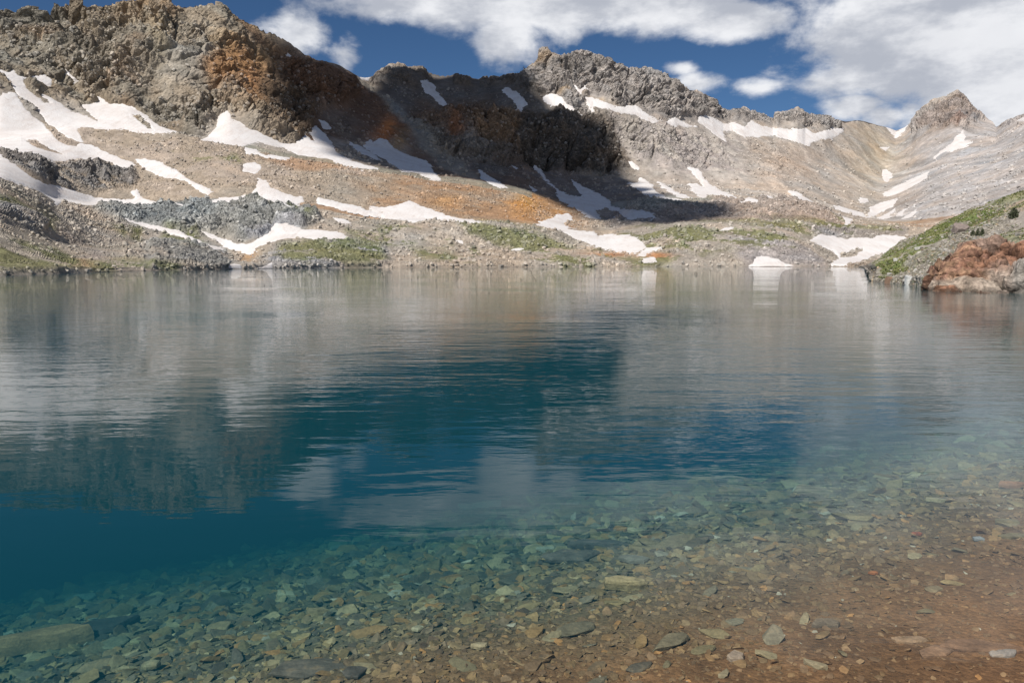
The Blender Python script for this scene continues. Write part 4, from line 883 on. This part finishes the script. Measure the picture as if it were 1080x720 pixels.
# ------------------------------------------------------------------ water
T = NT("clear_alpine_water"); g = T.n('ShaderNodeNewGeometry').outputs['Position']
sepp = T.n('ShaderNodeSeparateXYZ'); T.l(g, sepp.inputs[0])
wA = T.noise(T.mapping(g, (1.1, 3.6, 1), (0, 0, math.radians(-9))), 1.0, 3, .5, .3)
wB = T.noise(T.mapping(g, (.22, .8, 1), (0, 0, math.radians(7))), 1.0, 2, .5, .2)
wC = T.noise(T.mapping(g, (4.5, 11, 1), (0, 0, math.radians(-14))), 1.0, 2, .5)
pat = T.noise(T.mapping(g, (.05, .09, 1)), 1.0, 3, .5)
amp = T.mapr(pat.outputs[0], .38, .62, .13, .45)
h = T.math('ADD', T.math('ADD', T.math('MULTIPLY', wA.outputs[0], .030), T.math('MULTIPLY', wB.outputs[0], .045)), T.math('MULTIPLY', wC.outputs[0], .006))
h = T.math('MULTIPLY', T.math('MULTIPLY', h, amp), T.mapr(sepp.outputs[1], 3.5, 9, .25, 1.0))
bump = T.n('ShaderNodeBump', _Strength=1.0, _Distance=1.0); T.l(h, bump.inputs['Height'])
fr = T.n('ShaderNodeFresnel', _IOR=1.18); T.l(bump.outputs[0], fr.inputs['Normal'])
gl = T.n('ShaderNodeBsdfGlossy', _Roughness=.0, _Color=(1, 1, 1, 1)); T.l(bump.outputs[0], gl.inputs['Normal'])
tp = T.n('ShaderNodeBsdfTransparent')
mx = T.n('ShaderNodeMixShader'); T.l(fr.outputs[0], mx.inputs[0]); T.l(tp.outputs[0], mx.inputs[1]); T.l(gl.outputs[0], mx.inputs[2])
SIG_A = (.86, .46, .42); SIG_S = (.008, .095, .132)
da = max(SIG_A) * 1.0; va = T.n('ShaderNodeVolumeAbsorption', _Density=da, _Color=(*[1 - q / da for q in SIG_A], 1))
dsx = max(SIG_S); vs = T.n('ShaderNodeVolumeScatter', _Density=dsx, _Color=(*[q / dsx for q in SIG_S], 1), _Anisotropy=0.0)
# scatter removes the complement of its colour too, so only add what is asked
av = T.n('ShaderNodeAddShader'); T.l(va.outputs[0], av.inputs[0]); T.l(vs.outputs[0], av.inputs[1])
T.out(mx.outputs[0], av.outputs[0]); M_water = T.m
bm = bmesh.new(); bmesh.ops.create_cube(bm, size=1.0)
for v in bm.verts: v.co = Vector((v.co.x * 1100, 205 + v.co.y * 420, -13 + v.co.z * 26))
me = bpy.data.meshes.new("lake_water"); bm.to_mesh(me); bm.free(); me.materials.append(M_water)
wo = bpy.data.objects.new("lake_water", me); COL.objects.link(wo); tag(wo, kind="structure")

# ------------------------------------------------------------------ sun, sky, clouds
SEL, SAZ = math.radians(50), math.radians(218)        # azimuth clockwise from +Y: behind the viewer, to the left
sd = Vector((math.sin(SAZ) * math.cos(SEL), math.cos(SAZ) * math.cos(SEL), math.sin(SEL)))
ld = bpy.data.lights.new("sun", 'SUN'); ld.energy = 4.9; ld.angle = math.radians(.53); ld.color = (1, .95, .88)
lo = bpy.data.objects.new("sun", ld); COL.objects.link(lo); lo.rotation_euler = sd.to_track_quat('Z', 'Y').to_euler()

# cloud that throws the shadow on the slope: placed up the sunbeam from the shaded ground
SHP = [(300,0),(330,45),(395,60),(480,60),(552,64),(560,82),(567,99),(583,114),(602,123),(622,126),(640,134),(651,154),(659,174),(677,197),(705,208),(722,214),(765,214),(776,226),(768,233),(735,234),(700,240),(650,238),(610,232),(590,222),(560,205),(500,190),(430,182),(380,174),(335,162),(312,140),(292,110),(280,70)]
hgt = 1500.0; pl = []
for (x, y) in SHP:
    d_ = (px - x) ** 2 + (py - y) ** 2 + np.where((trg > 4.95) & (trg < 10.2), 0, 1e6); i = np.unravel_index(np.argmin(d_), d_.shape)
    q = B[i]; t = (hgt - q[2]) / sd.z; pl.append((q[0] + sd.x * t, q[1] + sd.y * t))
pl = np.array(pl); gx0, gy0 = pl.min(0) - 60; gx1, gy1 = pl.max(0) + 60
gxs = np.arange(gx0, gx1, 9.0); gys = np.arange(gy0, gy1, 9.0); XX, YY = np.meshgrid(gxs, gys)
PP = np.stack([XX, YY, XX * 0], -1); ds_ = sdf(pl, XX, YY) + (fbm(PP, .02, 4, .6, seed=120) - .5) * 34
hh = np.sqrt(np.clip(ds_, 0, 400)) * 5 * (.6 + .8 * fbm(PP, .02, 4, seed=121))
ok = ds_ > 0; f = ok[:-1, :-1] & ok[1:, :-1] & ok[:-1, 1:] & ok[1:, 1:]
gf = grid_faces(*XX.shape, f); top = np.stack([XX, YY, hgt + hh], -1).reshape(-1, 3); bot = np.stack([XX, YY, hgt - hh * .25], -1).reshape(-1, 3)
Tm = NT("cloud_white"); bs = Tm.n('ShaderNodeBsdfPrincipled', _Roughness=1.0); bs.inputs['Base Color'].default_value = (.85, .86, .88, 1); Tm.out(bs.outputs[0])
tag(mesh_np("cloud", np.concatenate([top, bot]), np.concatenate([gf, gf[:, ::-1] + len(top)]), Tm.m, smooth=True), "white cloud high overhead that shades the central slope", "cloud", kind="stuff")

W = NT("World", world=True); SC.world = W.m
sky = W.n('ShaderNodeTexSky', sky_type='NISHITA', sun_disc=False); sky.sun_elevation = SEL; sky.sun_rotation = SAZ; sky.altitude = 3700; sky.air_density = 1.0; sky.dust_density = .0; sky.ozone_density = 3.0
tcw = W.n('ShaderNodeTexCoord').outputs['Generated']; sx = W.n('ShaderNodeSeparateXYZ'); W.l(tcw, sx.inputs[0])
yy = W.math('MAXIMUM', sx.outputs[1], .03)
A_ = W.math('DIVIDE', sx.outputs[0], yy); T_ = W.math('DIVIDE', sx.outputs[2], yy)
def AT(x, y):
    dx, dy, dz = ray(x, y); return float(dx / dy), float(dz / dy)
CL = [(500,2,170,36,1),(600,5,120,36,1),(420,0,95,32,.9),(690,5,140,34,1),(780,20,80,26,1),(960,40,150,85,1.2),(1060,70,150,95,1.2),(900,75,70,38,1),(905,110,45,18,.8),(930,-70,250,50,1.1),(1040,-80,330,120,1.2),(318,36,46,28,.62),(364,56,22,26,.5),(395,10,70,22,.7),(738,86,24,12,.5),(722,72,18,7,.35),(805,93,26,9,.35),(535,32,46,34,.8),(930,120,30,18,.7)]
fw = W.noise(W.mapping(tcw, (1, 1, 1.6)), 7.0, 7, .58, .3); fw2 = W.noise(W.mapping(tcw, (1, 1, 1.9), loc=(3, 1, 2)), 22.0, 6, .6)
acc = None
for (x, y, rx, ry, st) in CL:
    a0, t0 = AT(x, y)
    e = W.math('ADD', W.math('POWER', W.math('DIVIDE', W.math('SUBTRACT', A_, a0), rx / F), 2.0), W.math('POWER', W.math('DIVIDE', W.math('SUBTRACT', T_, t0), ry / F), 2.0))
    v = W.math('MULTIPLY', W.math('SUBTRACT', 1.0, W.math('SQRT', e)), st)
    acc = v if acc is None else W.math('MAXIMUM', acc, v)
acc = W.math('MAXIMUM', acc, -1.0)
nz = W.math('ADD', W.math('MULTIPLY', W.math('SUBTRACT', fw.outputs[0], .5), 2.0), W.math('MULTIPLY', W.math('SUBTRACT', fw2.outputs[0], .5), .7))
dens = W.math('ADD', acc, nz)
mask = W.mapr(dens, -.08, .50, 0, 1, True)
back = W.math('MULTIPLY', W.mapr(sx.outputs[1], .02, -.25, 0, 1), W.mapr(fw.outputs[0], .48, .62, 0, 1, True))  # unseen cloud cover behind the camera, added as neutral fill light
mask = W.math('MAXIMUM', mask, back)
shade = W.noise(W.mapping(tcw, (1, 1, 2.2), loc=(.3, .7, .1)), 9.0, 6, .6)
edgeb = W.mapr(dens, .2, 1.3, 0, 1)
bright = W.mapr(shade.outputs[0], .35, .65, 0, 1, True)
ccol = W.mix(bright, (.46, .49, .56), (.90, .91, .94))
ccol = W.mix(W.math('MULTIPLY', edgeb, .25), ccol, (.46, .48, .54))
bgS = W.n('ShaderNodeBackground', _Strength=.062); hs = W.n('ShaderNodeHueSaturation', _Saturation=1.15, _Value=1.0); W.l(sky.outputs[0], hs.inputs['Color']); W.l(hs.outputs[0], bgS.inputs[0])
bgC = W.n('ShaderNodeBackground', _Strength=.9); W.l(ccol, bgC.inputs[0])
mxw = W.n('ShaderNodeMixShader'); W.l(mask, mxw.inputs[0]); W.l(bgS.outputs[0], mxw.inputs[1]); W.l(bgC.outputs[0], mxw.inputs[2])
ow = W.n('ShaderNodeOutputWorld'); W.l(mxw.outputs[0], ow.inputs[0])

SC.view_settings.view_transform = 'Standard'; SC.view_settings.look = 'None'; SC.view_settings.exposure = 0.16; SC.view_settings.gamma = 1
SC.render.engine = 'CYCLES'; cy = SC.cycles
cy.use_denoising = True; cy.max_bounces = 6; cy.diffuse_bounces = 2; cy.glossy_bounces = 2; cy.transparent_max_bounces = 8; cy.volume_bounces = 0; cy.transmission_bounces = 2
cy.sample_clamp_indirect = 5
